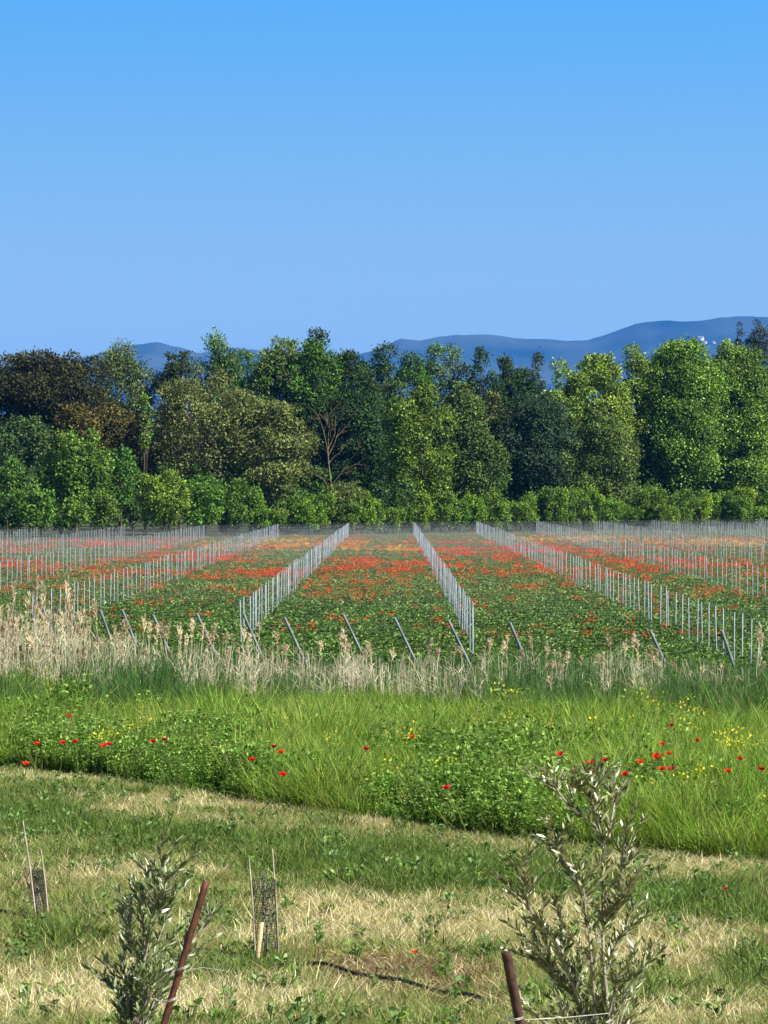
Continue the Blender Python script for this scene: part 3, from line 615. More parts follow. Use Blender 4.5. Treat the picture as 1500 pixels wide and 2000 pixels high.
# ---------------------------------------------------------------- trees
def crown_mesh(rx, ry, rz, cols, leaf=.34, dens=1.0, lump=.34, nblob=26, up=.0, hang=0., flame=0., hollow=.5, seed=0, tips=6):
    """leaf-sized faces on many overlapping clumps; origin at crown centre. returns MB and clump centres"""
    global R
    rs = np.random.RandomState(seed); mb = MB(); cols = np.array(cols, float)
    C = []; asp = max(1.0, rz/rx); nblob = int(nblob*min(asp, 2.2)); tries = 0
    while len(C) < nblob and tries < 4000:
        tries += 1; d = nrm(rs.normal(size=(1, 3)))[0]; q = rs.uniform(hollow, 1)**.6; p = d*q*np.array([1-lump*.75, 1-lump*.75, 1-lump*.75/asp])
        if flame: p[0] *= (1-.45*flame*max(p[2], 0)); p[1] *= (1-.45*flame*max(p[2], 0))
        if p[2] < -.75: continue
        if all(np.linalg.norm((p-c)*[1, 1, asp]) > lump*.66 for c in C): C.append(p)
    S = np.array([rx, ry, rz]); cen = []; nt_ = len(C)
    C = [c*(1+rs.normal(0, .06, 3)) for c in C]
    tw = .8 if asp < 1.35 else .42
    for _ in range(tips if asp < 2.4 else 3): C.append(np.array([rs.uniform(-tw, tw), rs.uniform(-tw*.8, tw*.8), 0.])); C[-1][2] = rs.uniform(.6, .93)*(1-.45*abs(C[-1][0])**2)
    for ic, c in enumerate(C):
        r = lump*(rs.uniform(.5, 1.35) if ic < nt_ else rs.uniform(.35, .6)); rr = np.array([r*rx, r*ry, r*min(rz, rx)*.92*(1+up)]); rr = np.maximum(rr, .5)
        area = 4*np.pi*((rr[0]*rr[1]+rr[0]*rr[2]+rr[1]*rr[2])/3); n = int(area*dens/(leaf*leaf*.5)*1.05)
        d = nrm(rs.normal(size=(n, 3))); d[:, 2] = np.where((d[:, 2] < -.3) & (rs.rand(n) < .6), -d[:, 2], d[:, 2])
        f = rs.uniform(.55, 1.06, n)**.7; bump = 1+.22*np.sin(d[:, 0]*5+rs.rand()*6)*np.sin(d[:, 1]*5+rs.rand()*6)*np.sin(d[:, 2]*6+rs.rand()*6)*1.6
        P = c*S+d*rr*(f*bump)[:, None]
        stray = rs.rand(n) < .06; P = np.where(stray[:, None], P+d*rs.uniform(.1, .8, (n, 1)), P)
        tip = nrm(d*.4+rs.normal(size=(n, 3))*.75+np.array([0, 0, .25-hang]))
        nh = d*1.2+rs.normal(size=(n, 3))*.55+np.array([0, 0, .35])
        cc = cols[rs.randint(0, len(cols), n)]*rs.uniform(.65, 1.35, (n, 1))*rs.uniform(.6, 1.2)
        l = leaf*rs.uniform(.6, 1.35, n)
        leaf_quads(mb, P, tip, l, l*.62, cc, nhint=nh, fold=.05); cen.append(c*S)
    return mb, cen
def trunk_mb(h, r, cen, czc, seed=0, droop=.12, sides=6, nl=14):
    rs = np.random.RandomState(seed+5); mb = MB()
    top = czc+.3*(h-czc); k = rs.normal(0, .25, (7, 2)); k[0] = 0
    P = [(k[i, 0]*i/6, k[i, 1]*i/6, top*i/6-.2*(i == 0)) for i in range(7)]; add_tube(mb, P, np.linspace(r, r*.35, 7), 7)
    for c in cen[:nl]:
        e = np.array(c)+[0, 0, czc]; s = np.array(P[2+rs.randint(0, 4)]); s = s if s[2] < e[2]-.3 else np.array(P[1])
        m = (s+e)/2+[0, 0, .08*np.linalg.norm(e-s)]; add_tube(mb, [s, m, e], [r*.42, r*.25, r*.08], 5)
        for _ in range(3):
            e2 = e+rs.normal(size=3)*[1, 1, .8]*1.1+[0, 0, .5]; add_tube(mb, [m*.3+e*.7, e2], [r*.12, r*.03], 4)
    return mb
TREE_N = [0]
def tree(px, top, hw, bot, y, cols, label, name='tree', cat='tree', rough=None, base=None, group=None, bark=None, depth=.8, tr=.02, **kw):
    """crown spans image rows top..bot and px +- hw at distance y; base on the ground"""
    TREE_N[0] += 1; seed = 100+TREE_N[0]*13
    bot = bot+45 if (name.endswith('_tree') and bot < 990) else bot
    if name != 'bush': y = y+float(np.interp(px, [0, 765, 1500], [-12, 4, 52]))
    gz = float(zg(y)); X = (px-VX)*y/F; zt = (VY-top)*y/F; zb = (VY-bot)*y/F; zb = max(zb, gz+.1)
    rz = (zt-zb)/2; rx = hw*y/F; cz = (zt+zb)/2-gz
    root = empty(name, (X, y, gz)); tag(root, label, cat, group)
    mb, cen = crown_mesh(rx, rx*depth, rz, cols, seed=seed, **kw)
    mb.build('crown', M_leaf, root, loc=(0, 0, cz))
    th = zt-gz; trunk_mb(th, max(.06, tr*th*.55), cen, cz, seed).build('trunk', bark or M_bark, root, True)
    return root
BR = [(0.054, 0.061, 0.019), (0.042, 0.05, 0.016), (0.072, 0.072, 0.023), (0.032, 0.048, 0.014)]          # brownish, spring-flushing
GO = [(0.187, 0.143, 0.033), (0.143, 0.121, 0.033), (0.11, 0.099, 0.033)]                               # golden olive
GG = [(0.099, 0.144, 0.042), (0.14, 0.189, 0.059), (0.064, 0.1, 0.034)]                           # grey green
OL = [(.115,.15,.04),(.17,.205,.06),(.07,.10,.028),(.14,.15,.05)]               # olive
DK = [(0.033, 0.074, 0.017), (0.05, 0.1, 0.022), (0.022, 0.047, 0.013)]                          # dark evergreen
MG = [(0.072, 0.153, 0.02), (0.106, 0.211, 0.027), (0.046, 0.094, 0.016)]                            # mid green
BG = [(0.12, 0.222, 0.025), (0.185, 0.303, 0.043), (0.076, 0.142, 0.021)]                              # bright
PL = [(0.076, 0.138, 0.016), (0.129, 0.225, 0.025), (0.193, 0.308, 0.036), (0.065, 0.13, 0.018), (0.283, 0.402, 0.081)]                # plane tree
YG = [(0.15, 0.27, 0.02), (0.22, 0.36, 0.035), (0.09, 0.17, 0.02)]                                # yellow green
GL = [(0.111, 0.159, 0.04), (0.178, 0.223, 0.065), (0.067, 0.106, 0.028)]                            # light grey green
SL = [(.03,.05,.042),(.042,.065,.055),(.025,.04,.038)]                            # slate pine

def build_trees():
    T = tree
    # back row, skyline
    T(20,690,100,900,480,BR,'reddish brown spring-flushing tree at the far left skyline, left of the wider brown dome','broadleaf_tree',leaf=.4,nblob=30)
    T(120,683,110,860,476,BR,'wide brown-olive domed tree on the left, its top at the skyline','broadleaf_tree',leaf=.4,nblob=34)
    T(235,672,72,860,496,GG,'grey-green loose tree with pale twigs right of the brown dome','broadleaf_tree',leaf=.36,nblob=26,up=.3,dens=.55,bark=M_pale_bark)
    T(352,684,62,880,492,BR+DK,'dark reddish-brown tree before the blue hill gap','broadleaf_tree',leaf=.38,nblob=22)
    T(432,668,62,860,505,GL+MG,'thin pale green tree rising over the olive-coloured one','broadleaf_tree',leaf=.34,nblob=22,dens=.8,up=.4)
    T(490,672,46,860,510,MG,'small airy green tree behind the olive-coloured one, left of the centre crest','broadleaf_tree',leaf=.34,nblob=14,dens=.6)
    T(545,658,82,880,488,OL+MG,'rounded brownish green tree forming the left of the centre crest','broadleaf_tree',leaf=.38,nblob=32)
    T(612,662,62,840,484,MG+[(.05,.15,.02)],'vivid green tree beside the dark skyline top near the centre','broadleaf_tree',leaf=.38,nblob=22)
    T(625,646,34,800,502,DK,'dark treetop poking above the vivid green tree','broadleaf_tree',leaf=.38,nblob=12)
    T(690,666,62,900,486,DK,'very dark evergreen right of the centre crest','evergreen_tree',leaf=.36,nblob=26)
    T(745,672,52,900,490,DK+MG,'dark green evergreen under the low hill, second right of the crest','evergreen_tree',leaf=.36,nblob=22)
    T(800,664,50,900,492,DK+MG,'dark green tree directly below the first small hilltop','evergreen_tree',leaf=.36,nblob=20)
    T(845,672,40,880,500,MG,'mid green tree between the hilltop tree and the taller pale one','broadleaf_tree',leaf=.36,nblob=16)
    T(888,660,42,880,494,GG+MG,'taller pale green tree with loose top against the blue hills','broadleaf_tree',leaf=.34,nblob=16,dens=.6,up=.3)
    T(942,670,40,880,488,DK,'narrow dark tree standing against the blue hills','evergreen_tree',leaf=.34,nblob=14,up=.5)
    T(988,684,34,880,490,DK,'slim dark tree right of the narrow one, top against the hills','evergreen_tree',leaf=.34,nblob=12,up=.5)
    T(1046,690,22,860,498,SL+GG,'thin wispy tree standing alone above the dark centre-right wood','evergreen_tree',leaf=.3,nblob=12,dens=.9,up=.6)
    T(1015,718,64,900,486,DK,'low dark tree filling the dip under the wispy one','evergreen_tree',leaf=.36,nblob=20)
    T(1482,612,44,900,520,SL+[(.05,.06,.035)],'tall slate-dark pine at the right edge, highest on the skyline','pine_tree',leaf=.34,nblob=26,dens=.7,tr=.025)
    T(1444,624,14,860,525,SL,'narrow dark spire beside the tall right-edge pine','pine_tree',leaf=.3,nblob=16,dens=.6,up=.6)
    # plane trees, right
    pk = dict(leaf=.35, lump=.31, flame=.12, up=.0, tips=14, dens=1.0)
    T(1108,702,54,930,470,PL,'leafy plane tree at the left end of the right-hand group','plane_tree',nblob=30,**pk)
    T(1172,684,72,930,468,PL,'pointed plane tree with a tall tip, second of the right-hand group','plane_tree',nblob=40,**pk)
    T(1245,664,52,920,472,PL,'slim plane tree with two small tips, third of the right-hand group','plane_tree',nblob=30,**pk)
    T(1335,656,84,935,466,PL,'broad bright plane tree with the highest double tip on the right','plane_tree',nblob=56,**pk)
    T(1290,690,62,930,474,PL,'plane tree squeezed behind the broad double-tipped one','plane_tree',nblob=30,**pk)
    T(1437,660,88,945,464,PL,'large plane tree left of the right edge, in front of the dark pine','plane_tree',nblob=56,**pk)
    T(1515,700,50,950,470,MG+PL,'green tree cut off by the right edge of the view','plane_tree',nblob=30,**pk)
    # middle row
    T(30,802,82,1000,462,DK+GG,'dull dark grey-green tree at the left edge under the brown ones','broadleaf_tree',leaf=.36,nblob=30,hang=.3)
    T(150,790,55,900,466,GO,'golden-olive treetop showing over the bright green tree','broadleaf_tree',leaf=.36,nblob=18)
    T(232,790,68,960,468,BR+GO,'brown and gold tree left of the slender yellow-green one','broadleaf_tree',leaf=.36,nblob=26)
    T(284,768,11,850,458,MG+YG,'slender yellow-green ivy-clad treetop against dark shade','broadleaf_tree',leaf=.34,nblob=12,up=.3,depth=1,dens=.5)
    T(398,706,112,935,460,OL,'big open olive-coloured tree with visible forking branches','broadleaf_tree',leaf=.36,nblob=46,lump=.24,dens=.62,bark=M_pale_bark,tr=.03)
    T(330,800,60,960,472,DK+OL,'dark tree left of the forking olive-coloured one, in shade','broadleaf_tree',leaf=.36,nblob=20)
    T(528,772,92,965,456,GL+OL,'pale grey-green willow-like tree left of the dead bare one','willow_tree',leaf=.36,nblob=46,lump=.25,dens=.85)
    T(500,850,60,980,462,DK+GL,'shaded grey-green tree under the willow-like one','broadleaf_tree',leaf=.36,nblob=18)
    T(690,740,80,985,478,DK,'almost black evergreen behind the dead bare tree','evergreen_tree',leaf=.36,nblob=34)
    T(625,760,50,985,480,DK,'almost black tree filling the gap left of the bare one','evergreen_tree',leaf=.36,nblob=20)
    T(900,742,66,950,466,MG+GG,'mid green tree leaning out behind the bright yellow-green one','broadleaf_tree',leaf=.36,nblob=30)
    T(825,748,84,965,452,YG+BG+MG,'bright yellow-green tree with big leaf clusters at the centre','broadleaf_tree',leaf=.36,nblob=48,lump=.24,dens=.8)
    T(945,842,55,985,456,GL+MG,'olive-green small tree right of the bright yellow-green one','broadleaf_tree',leaf=.36,nblob=22)
    T(960,760,45,930,474,DK+OL,'dark olive tree between the mid green one and the grey-green wood','broadleaf_tree',leaf=.36,nblob=18)
    T(1050,762,76,975,464,[(.04,.075,.035),(.055,.095,.045),(.03,.055,.028)],'dull grey-green rounded tree left of the plane trees','broadleaf_tree',leaf=.32,nblob=38)
    T(1180,800,72,985,456,GG+MG,'low grey-green tree under the pointed plane tree','broadleaf_tree',leaf=.34,nblob=32)
    T(1115,810,45,970,460,PL+OL,'yellowish leafy young tree between two grey-green ones','broadleaf_tree',leaf=.4,nblob=20)
    T(148,836,78,985,444,BG+MG,'fresh green tree on the left with upswept foliage','broadleaf_tree',leaf=.38,nblob=38,up=.3,lump=.26)
    T(236,876,42,1000,446,MG,'round green tree at the right shoulder of the fresh green one','broadleaf_tree',leaf=.36,nblob=18)
    T(15,890,60,1030,436,MG+DK,'dark green low tree at the lower left edge','broadleaf_tree',leaf=.36,nblob=22)
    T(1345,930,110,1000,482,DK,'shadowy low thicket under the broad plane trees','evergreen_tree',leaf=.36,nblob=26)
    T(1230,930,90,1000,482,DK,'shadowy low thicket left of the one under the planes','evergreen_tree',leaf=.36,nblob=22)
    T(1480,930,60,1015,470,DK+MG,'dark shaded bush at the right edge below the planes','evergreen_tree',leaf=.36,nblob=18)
    # dark wood behind everything: closes the gaps between trunks
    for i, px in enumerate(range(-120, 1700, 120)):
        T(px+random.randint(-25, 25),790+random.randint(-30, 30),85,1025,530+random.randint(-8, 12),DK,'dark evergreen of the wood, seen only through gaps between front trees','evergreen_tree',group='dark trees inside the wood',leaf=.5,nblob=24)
    for i, px in enumerate(list(range(-520, -60, 110))+list(range(1600, 2050, 110))):
        T(px,700+random.randint(-15, 30),85,1000,470,[MG,DK,OL][i % 3],'green tree beyond the edge of the view','broadleaf_tree',group='trees beyond the view',leaf=.5,nblob=26)
    # bushes at the foot
    B = lambda *a, **k: tree(*a[:4], float(np.interp(a[0], [0, 500, 765, 1500], [402, 433, 453, 504])), *a[5:], name='bush', cat='bush', tr=.03, **k) if 'group' not in k else tree(*a, name='bush', cat='bush', tr=.03, **k)
    ys = lambda px: float(np.interp(px, [0, 500, 765, 1500], [398, 428, 447, 500]))
    B(60,950,48,1035,410,MG+BG,'leafy green bush at the lower left behind the stakes',leaf=.34,nblob=20)
    B(195,955,45,1035,415,MG,'green bush between the fresh tree and the dark opening',leaf=.34,nblob=18)
    B(140,985,40,1035,408,BG+MG,'small bright bush at the foot of the fresh green tree',leaf=.32,nblob=12)
    B(318,918,58,1035,420,YG+BG,'rounded yellow-green bush right of the dark opening',leaf=.32,nblob=34,lump=.26,up=.2)
    B(392,925,52,1035,426,BG+MG,'green bush right of the rounded yellow-green one',leaf=.34,nblob=26,lump=.28)
    B(462,936,52,1035,427,MG+BG,'green bush third in the row of big bushes on the left',leaf=.34,nblob=26,lump=.28)
    B(668,934,44,1030,436,OL+MG,'scruffy yellow-green shrub at the foot of the bare tree',leaf=.32,nblob=22,dens=.8)
    B(793,938,24,1030,436,GG+MG,'narrow grey-green shrub standing up at the centre',leaf=.3,nblob=18,up=.5)
    B(1140,932,27,1025,455,GG+BG,'upright pale green shrub taller than the hedge at right',leaf=.3,nblob=20,up=.5)
    B(1060,958,34,1025,458,MG+YG,'medium shrub rising a little over the hedge, left of the upright pale one',leaf=.3,nblob=16,up=.3)
    B(1265,950,40,1020,464,BG+GL,'feathery light green shrub under the plane trees',leaf=.3,nblob=20,up=.4)
    B(1345,962,36,1018,470,YG+GL,'yellowish feathery shrub right of the light green one',leaf=.3,nblob=18,up=.4)
    B(1450,950,30,1015,478,YG,'yellow-green shrub near the right edge beside dark shade',leaf=.3,nblob=16,up=.3)
    for i, px in enumerate(range(495, 1540, 27)):
        b = float(np.interp(px, [500, 1500], [1034, 1024])); h_ = random.randint(22, 66)
        B(px+random.randint(-8, 8), b-h_-10, random.randint(20, 34), b+4, float(np.interp(px, [500, 765, 1500], [432, 450, 497]))+random.uniform(-3, 6), [YG, YG+MG, BG, MG+BG][i % 4],
          'low shrub with upright green shoots in the hedge row at the foot of the wood', group='low shrubs of the hedge row', leaf=.25, nblob=16, up=1.1, lump=.24, tips=9, hang=-.7)
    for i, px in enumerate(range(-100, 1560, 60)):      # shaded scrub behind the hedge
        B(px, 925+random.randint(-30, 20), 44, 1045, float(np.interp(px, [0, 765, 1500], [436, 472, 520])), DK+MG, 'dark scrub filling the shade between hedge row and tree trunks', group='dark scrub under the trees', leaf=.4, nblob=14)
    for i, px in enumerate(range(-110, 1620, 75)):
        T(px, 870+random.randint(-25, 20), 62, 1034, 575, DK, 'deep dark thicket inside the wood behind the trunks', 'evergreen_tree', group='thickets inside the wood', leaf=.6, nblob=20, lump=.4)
    # dead bare tree
    Y = 455; root = empty('dead_tree', at(640, 0, Y).to_tuple()[:2]+(float(zg(Y)),)); tag(root, 'dead bare tree with upswept pale brown branches against dark foliage', 'tree')
    mb = MB(); rs = np.random.RandomState(4); gz = float(zg(Y))
    def px2(px, py, dy=0): v = at(px, py, Y); return np.array([v.x-root.location.x, dy, v.z-gz])
    add_tube(mb, [px2(645,1030), px2(648,960), px2(642,905), px2(640,880)], [.09, .08, .07, .07], 6)
    def br(p, q, r, lv):
        m = (p+q)/2+rs.normal(size=3)*.05*np.linalg.norm(q-p); add_tube(mb, [p, m, q], [r, r*.75, r*.45], 5)
        if lv:
            for _ in range(3):
                t = rs.uniform(.35, 1); s = p+(q-p)*t; d = (q-p)*rs.uniform(.35, .6)+rs.normal(size=3)*np.linalg.norm(q-p)*.2; br(s, s+d, r*.5, lv-1)
    for a, b in [((640,880),(622,812)),((640,880),(655,815)),((641,890),(664,835)),((640,885),(610,850)),((642,905),(668,880)),((645,950),(680,905)),((646,960),(618,925)),((641,880),(638,806))]:
        br(px2(*a), px2(*b, dy=rs.normal(0, .8)), .055, 3)
    mb.build('branches', M_pale_bark, root, True)
build_trees()

# ---------------------------------------------------------------- hills with fields and a few houses
def build_hills():
    D = 22000.0
    prof = [(-900,780),(-300,760),(0,730),(180,700),(270,676),(320,670),(370,680),(400,690),(470,680),(560,690),(680,700),(740,682),(780,663),(820,668),(850,662),(890,655),(950,655),(1000,661),(1060,664),(1100,667),(1140,665),(1180,650),(1230,633),(1290,628),(1350,628),(1420,619),(1470,622),(1560,612),(1700,620),(2000,660),(2600,760)]
    px_ = np.array([p[0] for p in prof]); py_ = np.array([p[1] for p in prof])
    xs = np.linspace(-700, 2300, 420); n = len(xs); rs = np.random.RandomState(3)
    rows = np.linspace(0, 1, 44); V = []
    for t in rows:
        y = D-6800*(1-t) if t < .75 else D-6800*.25+(t-.75)*24000
        f = (t/.75)**1.25 if t <= .75 else 1-((t-.75)/.25)**1.3
        dist = D-4400*.25
        X = (xs-VX)*dist/F; H = (VY-np.interp(xs, px_, py_))*dist/F
        rid = fbm(X*.0010+3, y*.0006+X*0, 4)-.5
        z = -16+(H+16)*f+rid*520*np.sin(np.pi*min(1, t/.75))*(t < .75)+(fbm(X*.009, X*0+t*30)-.5)*19*(f > .4)
        z = np.where(t > .98, -60, z)
        z = z-np.where(f > 0, 5*dist/F*f, 0); V.append(np.stack([X, np.full(n, y), z], -1))
    V = np.array(V).reshape(-1, 3); i = np.arange(len(rows)-1)[:, None]*n+np.arange(n-1)[None]
    Fq = np.stack([i, i+1, i+n+1, i+n], -1).reshape(-1, 4)
    m = surf_mat('hill_woods_and_fields', (.004, .012, .008), (.055, .068, .042), .0014, .95, bump=0, spec=.1)
    o = link(bpy.data.objects.new('hills', np_mesh('hills', V, Fq, None, m, True))); tag(o, kind='structure')
    wall = surf_mat('pale_plaster', (.62, .62, .6), (.75, .75, .73), .5, .9, bump=0); roof = surf_mat('clay_tiles', (.24, .2, .17), (.34, .3, .26), 1, .9, bump=0)
    from mathutils.bvhtree import BVHTree
    bt = BVHTree.FromPolygons([tuple(v) for v in V], [tuple(f) for f in Fq])
    for px, py, w, lb in [(1369,664,32,'large pale villa on the blue hillside at the right'),(1377,671,22,'small white house just below the pale hillside villa'),(1394,671,19,'lone white farmhouse right of the hillside villa')]:
        h = bt.ray_cast(Vector((0, 0, 0)), Vector(((px-VX)/F, 1, (VY-py)/F)).normalized())
        if h[0] is None: continue
        r = empty('hill_house', h[0]); r.rotation_euler = (0, 0, -.3); tag(r, lb, 'house'); a, b, hh = w/2, w/3, w*.45
        mb = MB(); mb.add([(-a,-b,-5),(a,-b,-5),(a,b,-5),(-a,b,-5),(-a,-b,hh),(a,-b,hh),(a,b,hh),(-a,b,hh)], [[0,1,5,4],[1,2,6,5],[2,3,7,6],[3,0,4,7]])
        mb.add([(-a,-b,hh),(-a,b,hh),(-a,0,hh*1.4),(a,-b,hh),(a,b,hh),(a,0,hh*1.4)], [[0,2,1],[3,4,5]]); mb.build('wall', wall, r)
        mb = MB(); e = .8; mb.add([(-a-e,-b-e,hh-.2),(a+e,-b-e,hh-.2),(a+e,0,hh*1.45),(-a-e,0,hh*1.45),(-a-e,b+e,hh-.2),(a+e,b+e,hh-.2)], [[0,1,2,3],[3,2,5,4]]); mb.build('roof', roof, r)
        for s in (-.55, 0, .55):
            mb = MB(); x = s*a; mb.add([(x-.7,-b-.03,hh*.35),(x+.7,-b-.03,hh*.35),(x+.7,-b-.03,hh*.7),(x-.7,-b-.03,hh*.7)], [[0,1,2,3]]); mb.build('window', M_hose, r)
build_hills()

# ---------------------------------------------------------------- foreground: young olives, iron stakes, tree guards, hose
def olive(name, label, Y, stems, seed, dark=1.0, leafL=.050, dens=1.0):
    rs = np.random.RandomState(seed); bx = stems['base'][0]; gz = float(zg(Y)); X0 = (bx-VX)*Y/F
    root = empty(name, (X0, Y, gz)); tag(root, label, 'olive tree')
    def w(px, py, dy): return np.array([(px-VX)*Y/F-X0, dy, (VY-py)*Y/F-gz])
    tb = MB(); lb = MB(); B0 = np.array([0, 0, -.03])
    C = np.array([(.14, .19, .06), (.21, .26, .09), (.08, .115, .04), (.34, .39, .20), (.60, .63, .48)])*dark
    def foliage(P, f=1.0):
        P = np.array(P); seg = np.linalg.norm(np.diff(P, axis=0), axis=1); L = seg.sum(); s = np.concatenate([[0], np.cumsum(seg)])
        n = int(L/.0068*f*dens); t = np.sort(rs.uniform(0, L, n)); pts = np.stack([np.interp(t, s, P[:, i]) for i in range(3)], -1)
        d = nrm((P[-1]-P[0])[None]); az = rs.uniform(0, 6.283, n)
        o = nrm(np.stack([np.cos(az), np.sin(az)*.8, rs.uniform(-.3, .5, n)], -1)); D = nrm(d*rs.uniform(.6, 1.6, (n, 1))+o*.7)
        l = leafL*rs.uniform(.6, 1.25, n); c = C[rs.choice(5, n, p=[.3, .26, .22, .12, .10])]*rs.uniform(.8, 1.2, (n, 1))
        s_ = nrm(np.cross(D, rs.normal(size=(n, 3)))); nn = np.cross(s_, D); W_ = (l*.092)[:, None]; L_ = l[:, None]; cv = (rs.uniform(-.08, .08, n))[:, None]*L_
        V = np.stack([pts, pts+D*L_*.3+s_*W_, pts+D*L_*.68+s_*W_*.9+nn*cv, pts+D*L_+nn*cv*1.6, pts+D*L_*.68-s_*W_*.9+nn*cv, pts+D*L_*.3-s_*W_], 1).reshape(-1, 3)
        b = (np.arange(n)*6)[:, None]; lb.add(V, np.concatenate([b+[0, 1, 2, 5], b+[5, 2, 3, 4]]), np.repeat(c, 6, 0))
    for st in stems['stems']:
        dy0, dy1 = rs.normal(0, .02), rs.normal(0, .16); n = len(st); P = [w(x, y, dy0+(dy1-dy0)*(n-1-i)/max(1, n-1)) for i, (x, y) in enumerate(st)]   # listed tip first
        P = P[::-1]
        if st[-1][1] > 1985: P = [B0, (B0+P[0])/2+rs.normal(0, .01, 3)]+P
        k = len(P); add_tube(tb, P, np.linspace(.011 if k > 4 else .006, .0018, k), 6); foliage(P[max(0, k-n):], 1.0)
        for i in range(max(1, k-n), k):            # side twigs
            for _ in range(3 if i < k-1 else 2):
                s = P[i-1]+(P[i]-P[i-1])*rs.rand(); d = nrm((P[i]-P[i-1])[None])[0]; az = rs.uniform(0, 6.28); L = rs.uniform(.07, .2)
                e = s+(d*.75+np.array([math.cos(az), math.sin(az), .15])*.6)*L; add_tube(tb, [s, (s+e)/2+[0, 0, .008], e], [.0028, .002, .001], 4); foliage([s, (s+e)/2+[0, 0, .008], e], 1.1)
    lb.build('leaves', M_olive, root); tb.build('trunk', M_olivebark, root, True)
    return root
olive('olive_tree', 'big multi-stemmed young olive with silvery leaves at the lower right', 14.0, dict(base=(1170, 2222), stems=[
    [(1149,1559),(1165,1600),(1176,1634),(1178,1700),(1177,1745),(1176,1805),(1179,1880),(1190,2000)],
    [(1110,1490),(1128,1529),(1158,1562)], [(1080,1520),(1092,1550),(1116,1580),(1155,1606)], [(1172,1500),(1168,1540),(1165,1590)], [(1207,1515),(1203,1570),(1190,1640)],
    [(1005,1682),(1029,1718),(1022,1748),(1038,1778),(1080,1835),(1110,1900),(1150,2000)],
    [(1041,1847),(1059,1877),(1098,1904),(1122,1930),(1160,2000)],
    [(1239,1775),(1224,1820),(1200,1859),(1182,1920),(1172,2000)],
    [(1281,1850),(1260,1892),(1224,1940),(1190,2010)],
    [(1125,1690),(1135,1730),(1140,1775),(1149,1835),(1155,1900),(1165,2000)],
    [(1080,1650),(1108,1700),(1138,1742)], [(1218,1622),(1222,1670),(1212,1720),(1188,1800)], [(1060,1590),(1085,1640),(1105,1690)],
    [(1240,1690),(1225,1740),(1200,1790)], [(1095,1780),(1105,1850),(1130,1930),(1160,2010)], [(1060,1800),(1075,1880),(1090,1960),(1150,2040)],
    [(1030,1960),(1060,1990),(1130,2060)], [(1225,1950),(1215,1990),(1190,2060)], [(1180,1850),(1200,1920),(1185,1995)], [(1130,1960),(1140,2000),(1160,2080)],[(1085,1930),(1100,1980),(1150,2050)]]), 5)
olive('olive_tree', 'smaller dark-leaved young olive beside the long rusty stake at the lower left', 14.6, dict(base=(262, 2190), stems=[
    [(312,1650),(318,1700),(305,1760),(292,1830),(275,1910),(262,2000)], [(272,1735),(275,1780),(282,1830),(272,1900),(262,1990)],
    [(335,1760),(322,1800),(300,1860),(285,1930),(268,2000)], [(422,1772),(398,1812),(368,1850),(340,1895),(305,1960),(272,2020)],
    [(248,1790),(256,1850),(258,1920),(258,2000)], [(222,1932),(238,1960),(250,2010)], [(345,1880),(322,1920),(295,1970),(270,2040)], [(290,1700),(296,1750),(300,1800)],
    [(330,1700),(322,1740),(312,1790)], [(236,1880),(246,1930),(252,1990)], [(300,1890),(290,1940),(270,2010)]]), 9, dark=.78)

def iron_stake(label, Y, top, bot, w, mat, seed):
    """L-section angle iron driven at a slant"""
    a = at(*top, Y); b = at(*bot, Y); gz = float(zg(Y)); t = (gz-b.z)/(a.z-b.z); g = b+(a-b)*t-Vector((0, 0, .1))*0
    v = a-g; root = empty('iron_stake', g); tag(root, label, 'stake'); L = v.length; th = .004
    o = np.array([(-w/2, 0), (w/2, 0), (w/2, th), (-w/2+th, th), (-w/2+th, w*.8), (-w/2, w*.8)]); rs = np.random.RandomState(seed)
    m = 24; V = []; 
    for i in range(m+1):
        z = L*i/m; V += [(x+rs.normal(0, .0004), y+rs.normal(0, .0004), z) for x, y in o]
    n = 6; Fq = [[i*n+j, i*n+(j+1) % n, (i+1)*n+(j+1) % n, (i+1)*n+j] for i in range(m) for j in range(n)]
    Fq += [[m*n, m*n+1, m*n+2, m*n+3], [m*n, m*n+3, m*n+4, m*n+5]]
    mb = MB(); mb.add(V, Fq); s = mb.build('angle_bar', mat, root); s.rotation_euler = v.to_track_quat('Z', 'Y').to_euler(); s.rotation_mode = 'QUATERNION'
    q = Vector((0, 0, 1)).rotation_difference(v.normalized()); s.rotation_quaternion = q @ __import__('mathutils').Quaternion((0, 0, 1), math.radians(28 if seed == 1 else -12))
    return root, v
r1, v1 = iron_stake('long thin rusty iron stake leaning right beside the smaller olive', 13.9, (405, 1722), (322, 2000), .023, M_rust, 1)
r2, v2 = iron_stake('short dark brown iron stake leaning left at the foot of the bigger olive', 13.6, (988, 1859), (1016, 2000), .041, M_rustd, 2)
def ring(mb, c, r, tilt, turns=2, rad=.0016):
    t = np.linspace(0, 2*np.pi*turns, 26*turns); P = np.stack([r*np.cos(t), r*np.sin(t)*1.1, .006*t/6.28+r*tilt*np.cos(t)], -1)+c
    V, Fq = tube(P, rad, 5); mb.add(V, Fq)
for k, (py, px) in enumerate([(1893, 356), (1955, 334)]):
    Y = 13.9; c = at(px, py, Y); mb = MB(); ring(mb, np.zeros(3), .03, .3)
    e = at(438, 1896, Y) if k == 0 else at(300, 1950, Y); d = np.array(e-c); m = d*.5+[0, 0, .01 if k == 0 else -.01]
    add_tube(mb, [np.array([.03*np.sign(d[0]), 0, 0]), m, d], [.0016]*3, 5); o = mb.build('wire_tie', M_tie, loc=c)
    tag(o, ['upper pale wire loop round the leaning rusty stake, its end sticking out right', 'lower pale wire tie round the leaning rusty stake, reaching to the olive'][k], 'wire tie')
